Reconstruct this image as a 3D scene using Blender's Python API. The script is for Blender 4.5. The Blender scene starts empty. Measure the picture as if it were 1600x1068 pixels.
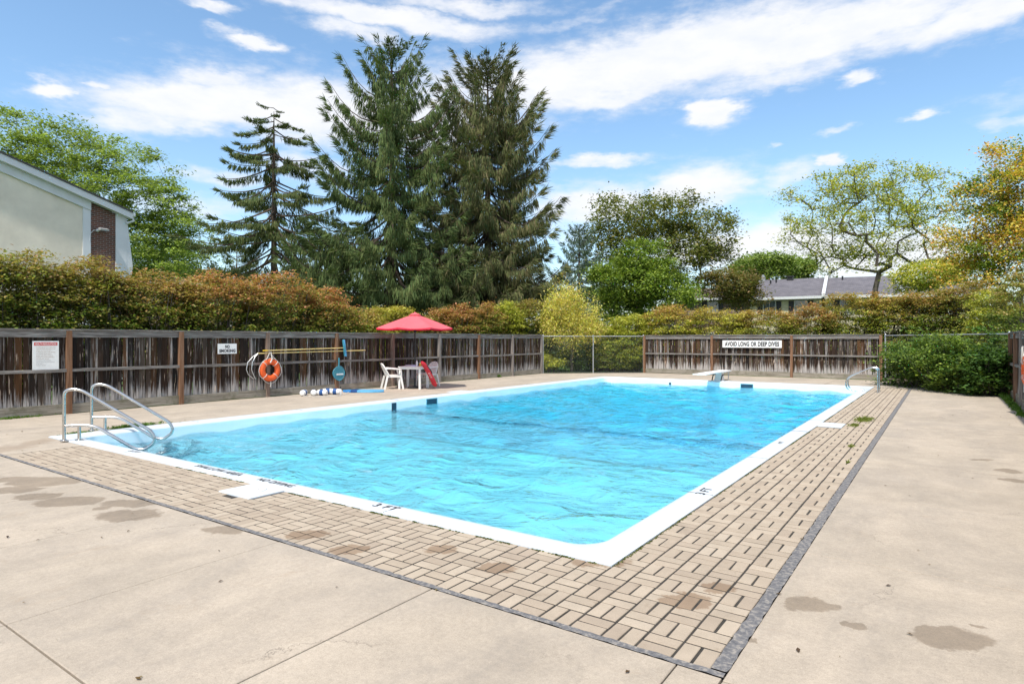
import bpy, math, random
import numpy as np
from mathutils import Vector, Matrix
R_ = math.radians
rng = np.random.default_rng(7)
random.seed(7)
S = bpy.context.scene
COL = S.collection

# ------------------------------------------------------------------ camera
F_PX, HOR, CAMH = 968.6, 530.0, 1.6
YAW = R_(34.87)
cs, sn = math.cos(YAW), math.sin(YAW)
cam_d = bpy.data.cameras.new('camera')
cam_d.sensor_width = 36.0
cam_d.lens = F_PX / 1600 * 36.0
cam_d.shift_y = -4.0 / 1600
cam_d.clip_end = 2000
cam = bpy.data.objects.new('camera', cam_d)
cam.location = (0, 0, CAMH)
cam.rotation_euler = (R_(90), 0, YAW)
COL.objects.link(cam)
S.camera = cam

# ------------------------------------------------------------------ sun, sky, exposure
SUN_AZ_VEC = Vector((0.15, -0.62, 1.10)).normalized()       # towards the sun
sun_el = math.asin(SUN_AZ_VEC.z)
sun_rot = math.atan2(SUN_AZ_VEC.x, SUN_AZ_VEC.y)
sl = bpy.data.lights.new('sun', 'SUN')
sl.energy = 3.7
sl.angle = R_(2.0)
sl.color = (1.0, 0.95, 0.87)
so = bpy.data.objects.new('sun', sl)
so.rotation_euler = (-SUN_AZ_VEC).to_track_quat('-Z', 'Y').to_euler()
COL.objects.link(so)
S.view_settings.view_transform = 'Standard'
S.view_settings.look = 'None'
S.view_settings.gamma = 1.0
S.view_settings.use_curve_mapping = False
S.view_settings.exposure = 0.52
S.cycles.use_denoising = True
S.cycles.sample_clamp_indirect = 6.0
S.cycles.max_bounces = 8
S.cycles.transparent_max_bounces = 12
S.cycles.transmission_bounces = 6


class NT:
    """small helper round a node tree"""
    def __init__(s, tree):
        s.t = tree; s.n = tree.nodes; s.l = tree.links
    def new(s, typ, **kw):
        n = s.n.new(typ)
        for k, v in kw.items(): setattr(n, k, v)
        return n
    def link(s, a, b): s.l.new(a, b)
    def setin(s, sock, v):
        if hasattr(v, 'is_linked') or isinstance(v, bpy.types.NodeSocket): s.link(v, sock)
        else: sock.default_value = v
    def math(s, op, a, b=0.0, c=None, clamp=False):
        n = s.new('ShaderNodeMath', operation=op); n.use_clamp = clamp
        s.setin(n.inputs[0], a); s.setin(n.inputs[1], b)
        if c is not None: s.setin(n.inputs[2], c)
        return n.outputs[0]
    def vmath(s, op, a, b=(0, 0, 0)):
        n = s.new('ShaderNodeVectorMath', operation=op)
        s.setin(n.inputs[0], a)
        if op == 'SCALE': s.setin(n.inputs[3], b)
        else: s.setin(n.inputs[1], b)
        return n.outputs['Value'] if op in ('LENGTH', 'DOT_PRODUCT', 'DISTANCE') else n.outputs[0]
    def noise(s, vec, scale, detail=3, rough=0.55, dist=0.0, out='Fac'):
        n = s.new('ShaderNodeTexNoise')
        if vec is not None: s.link(vec, n.inputs['Vector'])
        n.inputs['Scale'].default_value = scale; n.inputs['Detail'].default_value = detail
        n.inputs['Roughness'].default_value = rough; n.inputs['Distortion'].default_value = dist
        return n.outputs[out]
    def ramp(s, fac, stops, interp='LINEAR'):
        n = s.new('ShaderNodeValToRGB'); n.color_ramp.interpolation = interp
        e = n.color_ramp.elements
        while len(e) < len(stops): e.new(0.5)
        for i, (p, c) in enumerate(stops):
            e[i].position = p
            if isinstance(c, (int, float)): c = (c, c, c)
            e[i].color = (*c, 1)
        s.link(fac, n.inputs[0]); return n.outputs[0]
    def mix(s, fac, a, b, blend='MIX'):
        n = s.new('ShaderNodeMix', data_type='RGBA', blend_type=blend)
        s.setin(n.inputs[0], fac)
        for sock, v in ((n.inputs[6], a), (n.inputs[7], b)):
            if isinstance(v, tuple): sock.default_value = (*v, 1) if len(v) == 3 else v
            else: s.link(v, sock)
        return n.outputs[2]
    def mapr(s, v, a, b, c=0.0, d=1.0, smooth=False):
        n = s.new('ShaderNodeMapRange'); n.clamp = True
        if smooth: n.interpolation_type = 'SMOOTHSTEP'
        s.setin(n.inputs[0], v)
        for i, q in enumerate((a, b, c, d)): n.inputs[i + 1].default_value = q
        return n.outputs[0]
    def sep(s, v):
        n = s.new('ShaderNodeSeparateXYZ'); s.link(v, n.inputs[0]); return n.outputs
    def comb(s, x, y, z):
        n = s.new('ShaderNodeCombineXYZ')
        for i, v in enumerate((x, y, z)): s.setin(n.inputs[i], v)
        return n.outputs[0]


# ---- world: nishita sky and procedural clouds placed by direction
W = bpy.data.worlds.new('World'); S.world = W; W.use_nodes = True
T = NT(W.node_tree); T.n.clear()
out = T.new('ShaderNodeOutputWorld')
sky = T.new('ShaderNodeTexSky', sky_type='NISHITA'); sky.sun_disc = False
sky.sun_elevation = sun_el; sky.sun_rotation = sun_rot
sky.air_density = 1.0; sky.dust_density = 1.0; sky.ozone_density = 2.0
bg1 = T.new('ShaderNodeBackground'); bg1.inputs[1].default_value = 0.145
hsv = T.new('ShaderNodeHueSaturation'); hsv.inputs['Saturation'].default_value = 1.06; hsv.inputs['Hue'].default_value = 0.493; hsv.inputs['Value'].default_value = 1.14
T.link(sky.outputs[0], hsv.inputs['Color']); T.link(hsv.outputs[0], bg1.inputs[0])
bg2 = T.new('ShaderNodeBackground'); bg2.inputs[1].default_value = 0.72
tc = T.new('ShaderNodeTexCoord')
D = T.vmath('NORMALIZE', tc.outputs['Generated'])
dx, dy, dz = T.sep(D)
az = T.math('ARCTAN2', T.math('MULTIPLY', dx, -1.0), dy)    # 0 = +Y, positive to the left (-X)
el = T.math('ARCSINE', dz)
# warp
pl = T.comb(T.math('MULTIPLY', az, 1.0), T.math('MULTIPLY', el, 2.6), 0.0)
warp = T.vmath('SUBTRACT', T.noise(pl, 9.0, 5, 0.6, 0.0, 'Color'), (0.5, 0.5, 0.5))
wx, wy, wz = T.sep(warp)
azw = T.math('ADD', az, T.math('MULTIPLY', wx, 0.13))
elw = T.math('ADD', el, T.math('MULTIPLY', wy, 0.05))

def px_dir(px, py):
    r, u = (px - 800) / F_PX, (HOR - py) / F_PX
    x, y = -sn + r * cs, cs + r * sn
    return math.atan2(-x, y), math.atan2(u, math.hypot(x, y))

BLOBS = [  # px, py, half width, half height, tilt (deg, up to the right), density
    (880, 125, 150, 48, 6, 1.1), (1060, 88, 240, 56, 6, 1.2), (1290, 60, 260, 42, 6, 1.1), (1520, 22, 240, 34, 4, 1.0),
    (1220, 118, 150, 18, 4, .8), (950, 150, 150, 16, 3, .9), (860, 40, 200, 12, 10, .45),
    (350, 160, 200, 40, 8, 1.2), (500, 170, 170, 52, 0, 1.1), (250, 190, 120, 26, 8, .9), (335, 122, 70, 20, 0, .9),
    (660, 190, 170, 60, 0, .9), (740, 130, 130, 40, 0, .8),
    (600, 26, 190, 20, -3, 1.1), (720, 8, 140, 14, 0, .8), (560, 50, 80, 18, -8, .9), (330, 2, 50, 8, 0, .8),
    (395, 61, 42, 10, -3, 1.1), (82, 138, 36, 13, 0, 1.2), (155, 133, 28, 8, 0, .9), (350, 40, 30, 8, 0, .6),
    (1112, 174, 34, 18, 0, 1.7), (940, 256, 85, 9, 0, .95), (1085, 292, 80, 34, 8, 1.05), (930, 318, 105, 32, 0, 1.0),
    (1235, 273, 70, 20, 10, .7), (1300, 252, 17, 13, 0, 1.2), (1180, 385, 190, 36, 0, 1.2), (1390, 398, 240, 40, 0, 1.0),
    (330, 275, 90, 16, 0, .7), (470, 262, 90, 26, 0, .7), (1440, 184, 34, 6, 5, .8), (1312, 203, 28, 7, 3, .7),
    (1575, 190, 60, 9, -8, .55), (1335, 123, 26, 12, 0, .9), (1250, 135, 30, 8, 0, .4), (1207, 227, 12, 5, 0, .6),
    (300, 320, 160, 22, 0, .6), (1560, 160, 90, 30, 0, .35), (870, 360, 90, 30, 0, .5)]
acc = None
for (px, py, hw, hh, tl, dens) in BLOBS:
    a0, e0 = px_dir(px, py)
    aL, _ = px_dir(px - hw, py); aR, _ = px_dir(px + hw, py)
    ra = abs(aL - aR) / 2
    _, eT = px_dir(px, py - hh); _, eB = px_dir(px, py + hh)
    re = abs(eT - eB) / 2
    c_, s_ = math.cos(R_(tl)), math.sin(R_(tl))
    da = T.math('SUBTRACT', a0, azw)          # to the right
    de = T.math('SUBTRACT', elw, e0)
    u = T.math('ADD', T.math('MULTIPLY', da, c_ / ra), T.math('MULTIPLY', de, s_ / ra))
    v = T.math('SUBTRACT', T.math('MULTIPLY', de, c_ / re), T.math('MULTIPLY', da, s_ / re))
    q = T.math('ADD', T.math('MULTIPLY', u, u), T.math('MULTIPLY', v, v))
    b = T.math('MULTIPLY', T.math('DIVIDE', 1.0, T.math('ADD', 1.0, T.math('POWER', q, 1.6))), dens)
    acc = b if acc is None else T.math('MAXIMUM', acc, b)
fine = T.noise(pl, 26.0, 6, 0.62)
mid = T.noise(pl, 5.0, 5, 0.6)
dens = T.math('ADD', acc, T.math('MULTIPLY', T.math('SUBTRACT', fine, 0.5), 0.75))
dens = T.math('ADD', dens, T.math('MULTIPLY', T.math('SUBTRACT', mid, 0.5), 0.5))
mask = T.mapr(dens, 0.17, 1.02, 0.0, 0.95, True)
# same kind of clouds go on outside the photographed part of the sky
gen = T.mapr(T.noise(pl, 3.2, 7, 0.6, 0.3), 0.42, 0.60, 0.0, 0.92, True)
inwin = T.math('MULTIPLY', T.mapr(T.math('ABSOLUTE', T.math('SUBTRACT', az, YAW)), 0.72, 0.95, 1.0, 0.0, True), T.mapr(el, 0.52, 0.72, 1.0, 0.0, True))
mask = T.math('ADD', T.math('MULTIPLY', mask, inwin), T.math('MULTIPLY', gen, T.math('SUBTRACT', 1.0, inwin)))
ccol = T.ramp(T.noise(pl, 12.0, 5, 0.6), [(0.3, (0.90, 0.93, 1.0)), (0.6, (1.0, 1.0, 1.02))])
T.link(ccol, bg2.inputs[0])
mx = T.new('ShaderNodeMixShader')
T.link(mask, mx.inputs[0]); T.link(bg1.outputs[0], mx.inputs[1]); T.link(bg2.outputs[0], mx.inputs[2])
T.link(mx.outputs[0], out.inputs[0])


# ------------------------------------------------------------------ photo measurements -> places
def G(px, py, z=0.0):
    """where the sight line through a photo point meets the level z"""
    d = F_PX * (CAMH - z) / (py - HOR)
    l = (px - 800) / F_PX * d
    return Vector((-sn * d + cs * l, cs * d + sn * l, z))
def P(px, py, d):
    l = (px - 800) / F_PX * d
    return Vector((-sn * d + cs * l, cs * d + sn * l, CAMH + (HOR - py) / F_PX * d))
def onX(px, py, X):
    r = (px - 800) / F_PX
    return P(px, py, X / (-sn + cs * r))
def onY(px, py, Y):
    r = (px - 800) / F_PX
    return P(px, py, Y / (cs + sn * r))
FW = Vector((-sn, cs, 0)); RT = Vector((cs, sn, 0))

# ------------------------------------------------------------------ mesh helpers
class MB:
    def __init__(s): s.v = []; s.f = []
    def add(s, vs, fs):
        o = len(s.v); s.v += [tuple(p) for p in vs]; s.f += [tuple(i + o for i in f) for f in fs]; return s
    def box(s, lo, hi, M=None, ch=0.0):
        x0, y0, z0 = lo; x1, y1, z1 = hi
        if ch <= 0:
            vs = [(x0, y0, z0), (x1, y0, z0), (x1, y1, z0), (x0, y1, z0), (x0, y0, z1), (x1, y0, z1), (x1, y1, z1), (x0, y1, z1)]
            fs = [(0, 3, 2, 1), (4, 5, 6, 7), (0, 1, 5, 4), (1, 2, 6, 5), (2, 3, 7, 6), (3, 0, 4, 7)]
        else:
            c = ch
            vs = [(x0, y0, z0), (x1, y0, z0), (x1, y1, z0), (x0, y1, z0), (x0, y0, z1 - c), (x1, y0, z1 - c), (x1, y1, z1 - c), (x0, y1, z1 - c),
                  (x0 + c, y0 + c, z1), (x1 - c, y0 + c, z1), (x1 - c, y1 - c, z1), (x0 + c, y1 - c, z1)]
            fs = [(0, 3, 2, 1), (0, 1, 5, 4), (1, 2, 6, 5), (2, 3, 7, 6), (3, 0, 4, 7), (4, 5, 9, 8), (5, 6, 10, 9), (6, 7, 11, 10), (7, 4, 8, 11), (8, 9, 10, 11)]
        if M is not None: vs = [M @ Vector(p) for p in vs]
        return s.add(vs, fs)
    def bar(s, a, b, w, h, up=(0, 0, 1)):
        """box beam from a to b, w wide, h deep"""
        a, b = Vector(a), Vector(b); d = (b - a); L = d.length; d.normalize()
        u = Vector(up)
        if abs(d.dot(u)) > .99: u = Vector((1, 0, 0))
        x = d.cross(u).normalized(); y = x.cross(d)
        M = Matrix(((x.x, d.x, y.x, a.x), (x.y, d.y, y.y, a.y), (x.z, d.z, y.z, a.z), (0, 0, 0, 1)))
        return s.box((-w / 2, 0, -h / 2), (w / 2, L, h / 2), M)
    def tube(s, pts, r, n=8, cap=True, closed=False):
        pts = [Vector(p) for p in pts]; k = len(pts)
        rs = r if isinstance(r, (list, tuple)) else [r] * k
        o = len(s.v); ref = None
        for i, p in enumerate(pts):
            if closed: t = pts[(i + 1) % k] - pts[i - 1]
            else: t = pts[min(i + 1, k - 1)] - pts[max(i - 1, 0)]
            if t.length < 1e-9: t = Vector((0, 0, 1))
            t.normalize()
            if ref is None: ref = t.orthogonal().normalized()
            ref = (ref - t * ref.dot(t))
            ref = ref.normalized() if ref.length > 1e-6 else t.orthogonal().normalized()
            b = t.cross(ref)
            for j in range(n):
                a = 2 * math.pi * j / n
                s.v.append(tuple(p + (ref * math.cos(a) + b * math.sin(a)) * rs[i]))
        for i in range(k if closed else k - 1):
            i2 = (i + 1) % k
            for j in range(n):
                j2 = (j + 1) % n
                s.f.append((o + i * n + j, o + i * n + j2, o + i2 * n + j2, o + i2 * n + j))
        if cap and not closed:
            s.f.append(tuple(o + j for j in range(n - 1, -1, -1)))
            s.f.append(tuple(o + (k - 1) * n + j for j in range(n)))
        return s
    def lathe(s, prof, n=24, M=None):
        """prof: (radius, z)"""
        vs, fs = [], []
        for (r, z) in prof:
            for j in range(n):
                a = 2 * math.pi * j / n; vs.append(Vector((r * math.cos(a), r * math.sin(a), z)))
        for i in range(len(prof) - 1):
            for j in range(n):
                j2 = (j + 1) % n; fs.append((i * n + j, i * n + j2, (i + 1) * n + j2, (i + 1) * n + j))
        fs.append(tuple(range(n - 1, -1, -1))); fs.append(tuple((len(prof) - 1) * n + j for j in range(n)))
        if M is not None: vs = [M @ p for p in vs]
        return s.add(vs, fs)
    def prism(s, poly, z0, z1, M=None):
        """poly: list of (x, y) counter-clockwise, raised from z0 to z1"""
        n = len(poly)
        vs = [Vector((x, y, z0)) for x, y in poly] + [Vector((x, y, z1)) for x, y in poly]
        fs = [tuple(range(n - 1, -1, -1)), tuple(range(n, 2 * n))] + [(i, (i + 1) % n, n + (i + 1) % n, n + i) for i in range(n)]
        if M is not None: vs = [M @ p for p in vs]
        return s.add(vs, fs)
    def ring(s, loops, close=False):
        """skin between closed loops of equal count"""
        n = len(loops[0]); o = len(s.v)
        for L in loops: s.v += [tuple(p) for p in L]
        for i in range(len(loops) - 1):
            for j in range(n):
                j2 = (j + 1) % n
                s.f.append((o + i * n + j, o + i * n + j2, o + (i + 1) * n + j2, o + (i + 1) * n + j))
        return s
    def mesh(s, name, m, smooth=False):
        me = bpy.data.meshes.new(name); me.from_pydata(s.v, [], s.f)
        if m is not None: me.materials.append(m)
        if smooth:
            me.polygons.foreach_set('use_smooth', [True] * len(me.polygons))
            try: me.set_sharp_from_angle(angle=R_(40))
            except Exception: pass
        me.update(); return me
    def build(s, name, m, parent=None, smooth=False, loc=None):
        return link(name, s.mesh(name, m, smooth), parent, loc)

def link(name, me, parent=None, loc=None):
    o = bpy.data.objects.new(name, me); COL.objects.link(o)
    if parent is not None: o.parent = parent
    if loc is not None: o.location = loc
    return o
def tag(o, label=None, cat=None, group=None, kind=None):
    if label: o['label'] = label
    if cat: o['category'] = cat
    if group: o['group'] = group
    if kind: o['kind'] = kind
    return o
def empty(name, loc, rz=0.0, label=None, cat=None, group=None):
    o = bpy.data.objects.new(name, None); o.empty_display_size = .2
    o.location = loc; o.rotation_euler = (0, 0, rz); COL.objects.link(o)
    return tag(o, label, cat, group)
def copy_tree(o, parent=None):
    c = o.copy(); COL.objects.link(c); c.parent = parent
    for ch in [k for k in S.objects if k.parent == o]: copy_tree(ch, c)
    return c

# ------------------------------------------------------------------ materials
def mat(name):
    m = bpy.data.materials.new(name); m.use_nodes = True
    t = NT(m.node_tree); b = m.node_tree.nodes['Principled BSDF']
    return m, t, b
def plain(name, col, rough=0.5, metal=0.0, var=0.06, nscale=6.0, bump=0.0, bscale=80.0, spec=0.5):
    m, t, b = mat(name)
    g = t.new('ShaderNodeNewGeometry')
    n = t.noise(g.outputs['Position'], nscale, 5, 0.6)
    f = t.mapr(n, 0.25, 0.75, 1 - var * 2, 1 + var)
    c = t.mix(1.0, tuple(col), t.comb(f, f, f), 'MULTIPLY')
    t.link(c, b.inputs['Base Color'])
    b.inputs['Roughness'].default_value = rough; b.inputs['Metallic'].default_value = metal
    b.inputs['Specular IOR Level'].default_value = spec
    if bump:
        bn = t.new('ShaderNodeBump'); bn.inputs['Strength'].default_value = bump; bn.inputs['Distance'].default_value = 0.01
        t.link(t.noise(g.outputs['Position'], bscale, 3), bn.inputs['Height']); t.link(bn.outputs[0], b.inputs['Normal'])
    return m

# stains on the deck: (px, py, radius x m, radius y m)
PUD = [(70, 752, .42, .16), (108, 783, .33, .13), (60, 775, .22, .09), (22, 765, .28, .10), (20, 748, .25, .09), (200, 804, .30, .13), (208, 785, .30, .10),
       (220, 783, .24, .08), (352, 827, .20, .08), (345, 806, .15, .05), (1262, 944, .165, .075), (1487, 996, .20, .085), (1575, 735, .14, .09), (1585, 750, .13, .08),
       (1535, 718, .16, .05), (1337, 978, .06, .03), (1172, 999, .03, .02), (1530, 976, .04, .02), (160, 793, .1, .05), (275, 783, .07, .04)]
PUDB = [(478, 835, .17, .07), (545, 858, .14, .07), (692, 858, .14, .07), (775, 887, .15, .07), (1072, 938, .15, .075), (940, 878, .22, .06), (1120, 918, .10, .05)]
def pudmask(t, pos, plist):
    w = t.vmath('SUBTRACT', t.noise(pos, 7.0, 4, 0.6, 0.0, 'Color'), (0.5, 0.5, 0.5))
    w2 = t.vmath('SUBTRACT', t.noise(pos, 38.0, 3, 0.6, 0.0, 'Color'), (0.5, 0.5, 0.5))
    p = t.vmath('ADD', t.vmath('ADD', pos, t.vmath('SCALE', w, 0.22)), t.vmath('SCALE', w2, 0.05))
    x, y, z = t.sep(p)
    acc = None
    for (px, py, rx, ry) in plist:
        c = G(px, py)
        dx = t.math('SUBTRACT', x, c.x); dy = t.math('SUBTRACT', y, c.y)
        ang = 0.62
        u = t.math('ADD', t.math('MULTIPLY', dx, cs / rx), t.math('MULTIPLY', dy, sn / rx))
        v = t.math('SUBTRACT', t.math('MULTIPLY', dy, cs / (ry * 1.6)), t.math('MULTIPLY', dx, sn / (ry * 1.6)))
        q = t.math('ADD', t.math('MULTIPLY', u, u), t.math('MULTIPLY', v, v))
        acc = q if acc is None else t.math('MINIMUM', acc, q)
    return t.mapr(acc, 1.12, 0.8)

def make_concrete():
    m, t, b = mat('concrete')
    g = t.new('ShaderNodeNewGeometry'); pos = g.outputs['Position']
    oi = t.new('ShaderNodeObjectInfo')
    big = t.noise(pos, 0.55, 5, 0.6); midn = t.noise(pos, 3.2, 6, 0.65); fine = t.noise(pos, 150.0, 3, 0.75)
    speck = t.noise(pos, 60.0, 2, 0.6)
    col = t.ramp(big, [(0.3, (0.375, 0.318, 0.250)), (0.55, (0.435, 0.368, 0.292)), (0.75, (0.395, 0.34, 0.276))])
    grit = t.noise(pos, 34.0, 4, 0.8)
    f = t.math('ADD', t.mapr(midn, 0.3, 0.7, 0.88, 1.07), t.mapr(fine, 0.3, 0.7, -0.18, 0.14))
    f = t.math('ADD', f, t.mapr(grit, 0.3, 0.7, -0.13, 0.10))
    f = t.math('MULTIPLY', f, t.mapr(oi.outputs['Random'], 0, 1, 0.97, 1.03))
    f = t.math('MULTIPLY', f, t.mapr(speck, 0.30, 0.36, 0.84, 1.0))
    col = t.mix(1.0, col, t.comb(f, f, f), 'MULTIPLY')
    # grey weathering drifts
    dr = t.mapr(t.noise(t.vmath('MULTIPLY', pos, (1.0, 0.45, 1.0)), 1.1, 7, 0.7, 0.6), 0.42, 0.66, 0.0, 0.62)
    dr = t.math('MULTIPLY', dr, t.mapr(t.noise(pos, 14.0, 4, 0.7), 0.35, 0.65, 0.4, 1.0))
    col = t.mix(dr, col, (0.235, 0.208, 0.178))
    # hairline cracks
    vo = t.new('ShaderNodeTexVoronoi', feature='DISTANCE_TO_EDGE'); vo.inputs['Scale'].default_value = 0.42
    t.link(t.vmath('ADD', pos, t.vmath('SCALE', t.noise(pos, 1.6, 6, 0.7, 0, 'Color'), 0.9)), vo.inputs['Vector'])
    ck = t.math('MULTIPLY', t.mapr(vo.outputs['Distance'], 0.0035, 0.0015), t.mapr(t.noise(pos, 0.8, 3), 0.50, 0.62))
    col = t.mix(t.math('MULTIPLY', ck, 0.6), col, (0.13, 0.11, 0.09))
    rs = t.math('MULTIPLY', t.mapr(t.noise(pos, 2.3, 7, 0.75, 0.5), 0.60, 0.72), 0.28)
    col = t.mix(rs, col, (0.30, 0.215, 0.14))
    wt = pudmask(t, pos, PUD)
    dark = t.mix(1.0, col, (0.60, 0.555, 0.50), 'MULTIPLY')
    col = t.mix(t.math('MULTIPLY', wt, 0.82), col, dark)
    # damp run by the left pool corner
    x, y, z = t.sep(t.vmath('ADD', pos, t.vmath('SCALE', t.vmath('SUBTRACT', t.noise(pos, 2.5, 5, 0.6, 0, 'Color'), (0.5, 0.5, 0.5)), 0.9)))
    a, c = G(88, 684), G(-60, 715)
    dv = (c - a).normalized(); nv = Vector((-dv.y, dv.x, 0))
    along = t.math('ADD', t.math('MULTIPLY', t.math('SUBTRACT', x, a.x), dv.x), t.math('MULTIPLY', t.math('SUBTRACT', y, a.y), dv.y))
    off = t.math('ABSOLUTE', t.math('ADD', t.math('MULTIPLY', t.math('SUBTRACT', x, a.x), nv.x), t.math('MULTIPLY', t.math('SUBTRACT', y, a.y), nv.y)))
    run = t.math('MULTIPLY', t.mapr(off, 0.30, 0.12), t.mapr(along, -0.2, 0.3))
    col = t.mix(t.math('MULTIPLY', run, 0.55), col, (0.25, 0.19, 0.135))
    t.link(col, b.inputs['Base Color'])
    t.link(t.mapr(wt, 0, 1, 0.9, 0.62), b.inputs['Roughness'])
    b.inputs['Specular IOR Level'].default_value = 0.3
    bn = t.new('ShaderNodeBump'); bn.inputs['Strength'].default_value = 0.35; bn.inputs['Distance'].default_value = 0.006
    t.link(t.math('ADD', fine, t.math('MULTIPLY', midn, 0.6)), bn.inputs['Height']); t.link(bn.outputs[0], b.inputs['Normal'])
    return m
M_conc = make_concrete()

def make_paver():
    m, t, b = mat('paver')
    g = t.new('ShaderNodeNewGeometry'); pos = g.outputs['Position']
    oi = t.new('ShaderNodeObjectInfo'); at = t.new('ShaderNodeAttribute', attribute_name='tone')
    r = t.math('FRACT', t.math('ADD', oi.outputs['Random'], at.outputs['Fac']))
    col = t.ramp(r, [(0.0, (0.34, 0.275, 0.21)), (0.35, (0.385, 0.315, 0.24)), (0.7, (0.42, 0.35, 0.27)), (0.95, (0.36, 0.295, 0.225))])
    fine = t.noise(pos, 170.0, 3, 0.8); mid = t.noise(pos, 5.0, 5, 0.65)
    f = t.math('ADD', t.mapr(mid, 0.3, 0.7, 0.9, 1.06), t.mapr(fine, 0.3, 0.7, -0.17, 0.13))
    col = t.mix(1.0, col, t.comb(f, f, f), 'MULTIPLY')
    wt = pudmask(t, pos, PUDB)
    col = t.mix(t.math('MULTIPLY', wt, 0.8), col, t.mix(1.0, col, (0.60, 0.50, 0.42), 'MULTIPLY'))
    dirt = t.math('MULTIPLY', t.mapr(t.noise(pos, 6.0, 6, 0.75), 0.58, 0.70), 0.45)
    col = t.mix(dirt, col, (0.22, 0.165, 0.11))
    t.link(col, b.inputs['Base Color']); b.inputs['Roughness'].default_value = 0.9
    b.inputs['Specular IOR Level'].default_value = 0.3
    bn = t.new('ShaderNodeBump'); bn.inputs['Strength'].default_value = 0.5; bn.inputs['Distance'].default_value = 0.004
    t.link(fine, bn.inputs['Height']); t.link(bn.outputs[0], b.inputs['Normal'])
    return m
M_paver = make_paver()
M_joint = plain('joint_soil', (0.048, 0.042, 0.034), 1.0, var=.4, nscale=9)
def make_tar():
    m, t, b = mat('tar_strip')
    g = t.new('ShaderNodeNewGeometry'); pos = g.outputs['Position']
    n = t.noise(pos, 30.0, 5, 0.7)
    t.link(t.ramp(n, [(0.3, (0.075, 0.075, 0.08)), (0.5, (0.14, 0.137, 0.14)), (0.66, (0.30, 0.27, 0.235))]), b.inputs['Base Color'])
    b.inputs['Roughness'].default_value = .85
    bn = t.new('ShaderNodeBump'); bn.inputs['Strength'].default_value = 0.7; bn.inputs['Distance'].default_value = 0.01
    t.link(t.noise(pos, 45.0, 4), bn.inputs['Height']); t.link(bn.outputs[0], b.inputs['Normal'])
    return m
M_tar = make_tar()

def make_wood(name, kind='board'):
    m, t, b = mat(name)
    g = t.new('ShaderNodeNewGeometry'); pos = g.outputs['Position']
    oi = t.new('ShaderNodeObjectInfo'); r = oi.outputs['Random']
    off = t.comb(t.math('MULTIPLY', r, 37.0), t.math('MULTIPLY', r, 11.0), t.math('MULTIPLY', r, 23.0))
    tcn = t.new('ShaderNodeTexCoord')
    p = t.vmath('ADD', tcn.outputs['Object'], off)
    sc = (26.0, 26.0, 1.5) if kind in ('board', 'post') else (1.6, 1.6, 30.0)
    gr = t.noise(t.vmath('MULTIPLY', p, sc), 1.0, 6, 0.7, 0.25)
    gr2 = t.noise(t.vmath('MULTIPLY', p, tuple(k * 3 for k in sc)), 1.0, 4, 0.7)
    x, y, z = t.sep(pos)
    if kind == 'board':
        # tone of the board: mostly charred black, some brown, some silver
        base = t.ramp(t.math('FRACT', t.math('MULTIPLY', r, 7.31)), [(0.0, (0.014, 0.011, 0.010)), (0.30, (0.042, 0.022, 0.012)), (0.5, (0.018, 0.015, 0.013)), (0.72, (0.10, 0.048, 0.02)), (0.87, (0.055, 0.040, 0.03)), (1.0, (0.12, 0.09, 0.065))])
        grey = (0.44, 0.41, 0.385); pale = (0.58, 0.46, 0.35)
        lo = t.mapr(z, 0.62, 0.16, 0.0, 0.24)
        k = t.math('ADD', t.math('ADD', gr, t.mapr(t.math('FRACT', t.math('MULTIPLY', r, 3.77)), 0, 1, -0.09, 0.075)), lo)
        c = t.mix(t.mapr(k, 0.535, 0.665, 0.0, 0.92), base, grey)
        # flaked pale patches
        fl = t.noise(t.vmath('MULTIPLY', p, (30.0, 30.0, 3.2)), 1.0, 3, 0.6)
        flm = t.math('MULTIPLY', t.mapr(fl, 0.635, 0.665), t.mapr(t.noise(p, 2.2, 2), 0.42, 0.56))
        c = t.mix(flm, c, pale)
        c = t.mix(t.math('MULTIPLY', t.mapr(gr2, 0.52, 0.62), 0.55), c, (0.022, 0.016, 0.014))
    elif kind == 'rail':
        c = t.ramp(gr, [(0.3, (0.07, 0.062, 0.056)), (0.5, (0.19, 0.172, 0.155)), (0.70, (0.40, 0.37, 0.34))])
        c = t.mix(t.math('MULTIPLY', t.mapr(gr2, 0.52, 0.62), 0.6), c, (0.07, 0.06, 0.055))
    elif kind == 'kick':
        c = t.ramp(gr, [(0.3, (0.13, 0.11, 0.085)), (0.5, (0.25, 0.225, 0.18)), (0.7, (0.38, 0.35, 0.30))])
        ms = t.mapr(t.noise(pos, 3.0, 4, 0.7), 0.5, 0.66, 0.0, 0.5)
        c = t.mix(ms, c, (0.09, 0.095, 0.045))
    elif kind == 'post':
        c1 = t.ramp(gr, [(0.3, (0.10, 0.045, 0.02)), (0.5, (0.20, 0.095, 0.045)), (0.7, (0.27, 0.16, 0.095))])
        c2 = t.ramp(gr, [(0.3, (0.12, 0.105, 0.09)), (0.6, (0.30, 0.28, 0.26))])
        c = t.mix(t.mapr(t.math('FRACT', t.math('MULTIPLY', r, 5.13)), 0.45, 0.75, 0.1, 0.9), c1, c2)
    elif kind == 'silver':
        c = t.ramp(gr, [(0.3, (0.16, 0.145, 0.125)), (0.5, (0.30, 0.28, 0.25)), (0.7, (0.42, 0.40, 0.365))])
    t.link(c, b.inputs['Base Color']); b.inputs['Roughness'].default_value = .88
    b.inputs['Specular IOR Level'].default_value = 0.2
    bn = t.new('ShaderNodeBump'); bn.inputs['Strength'].default_value = 0.6; bn.inputs['Distance'].default_value = 0.008
    t.link(t.math('ADD', gr, gr2), bn.inputs['Height']); t.link(bn.outputs[0], b.inputs['Normal'])
    return m
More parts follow.
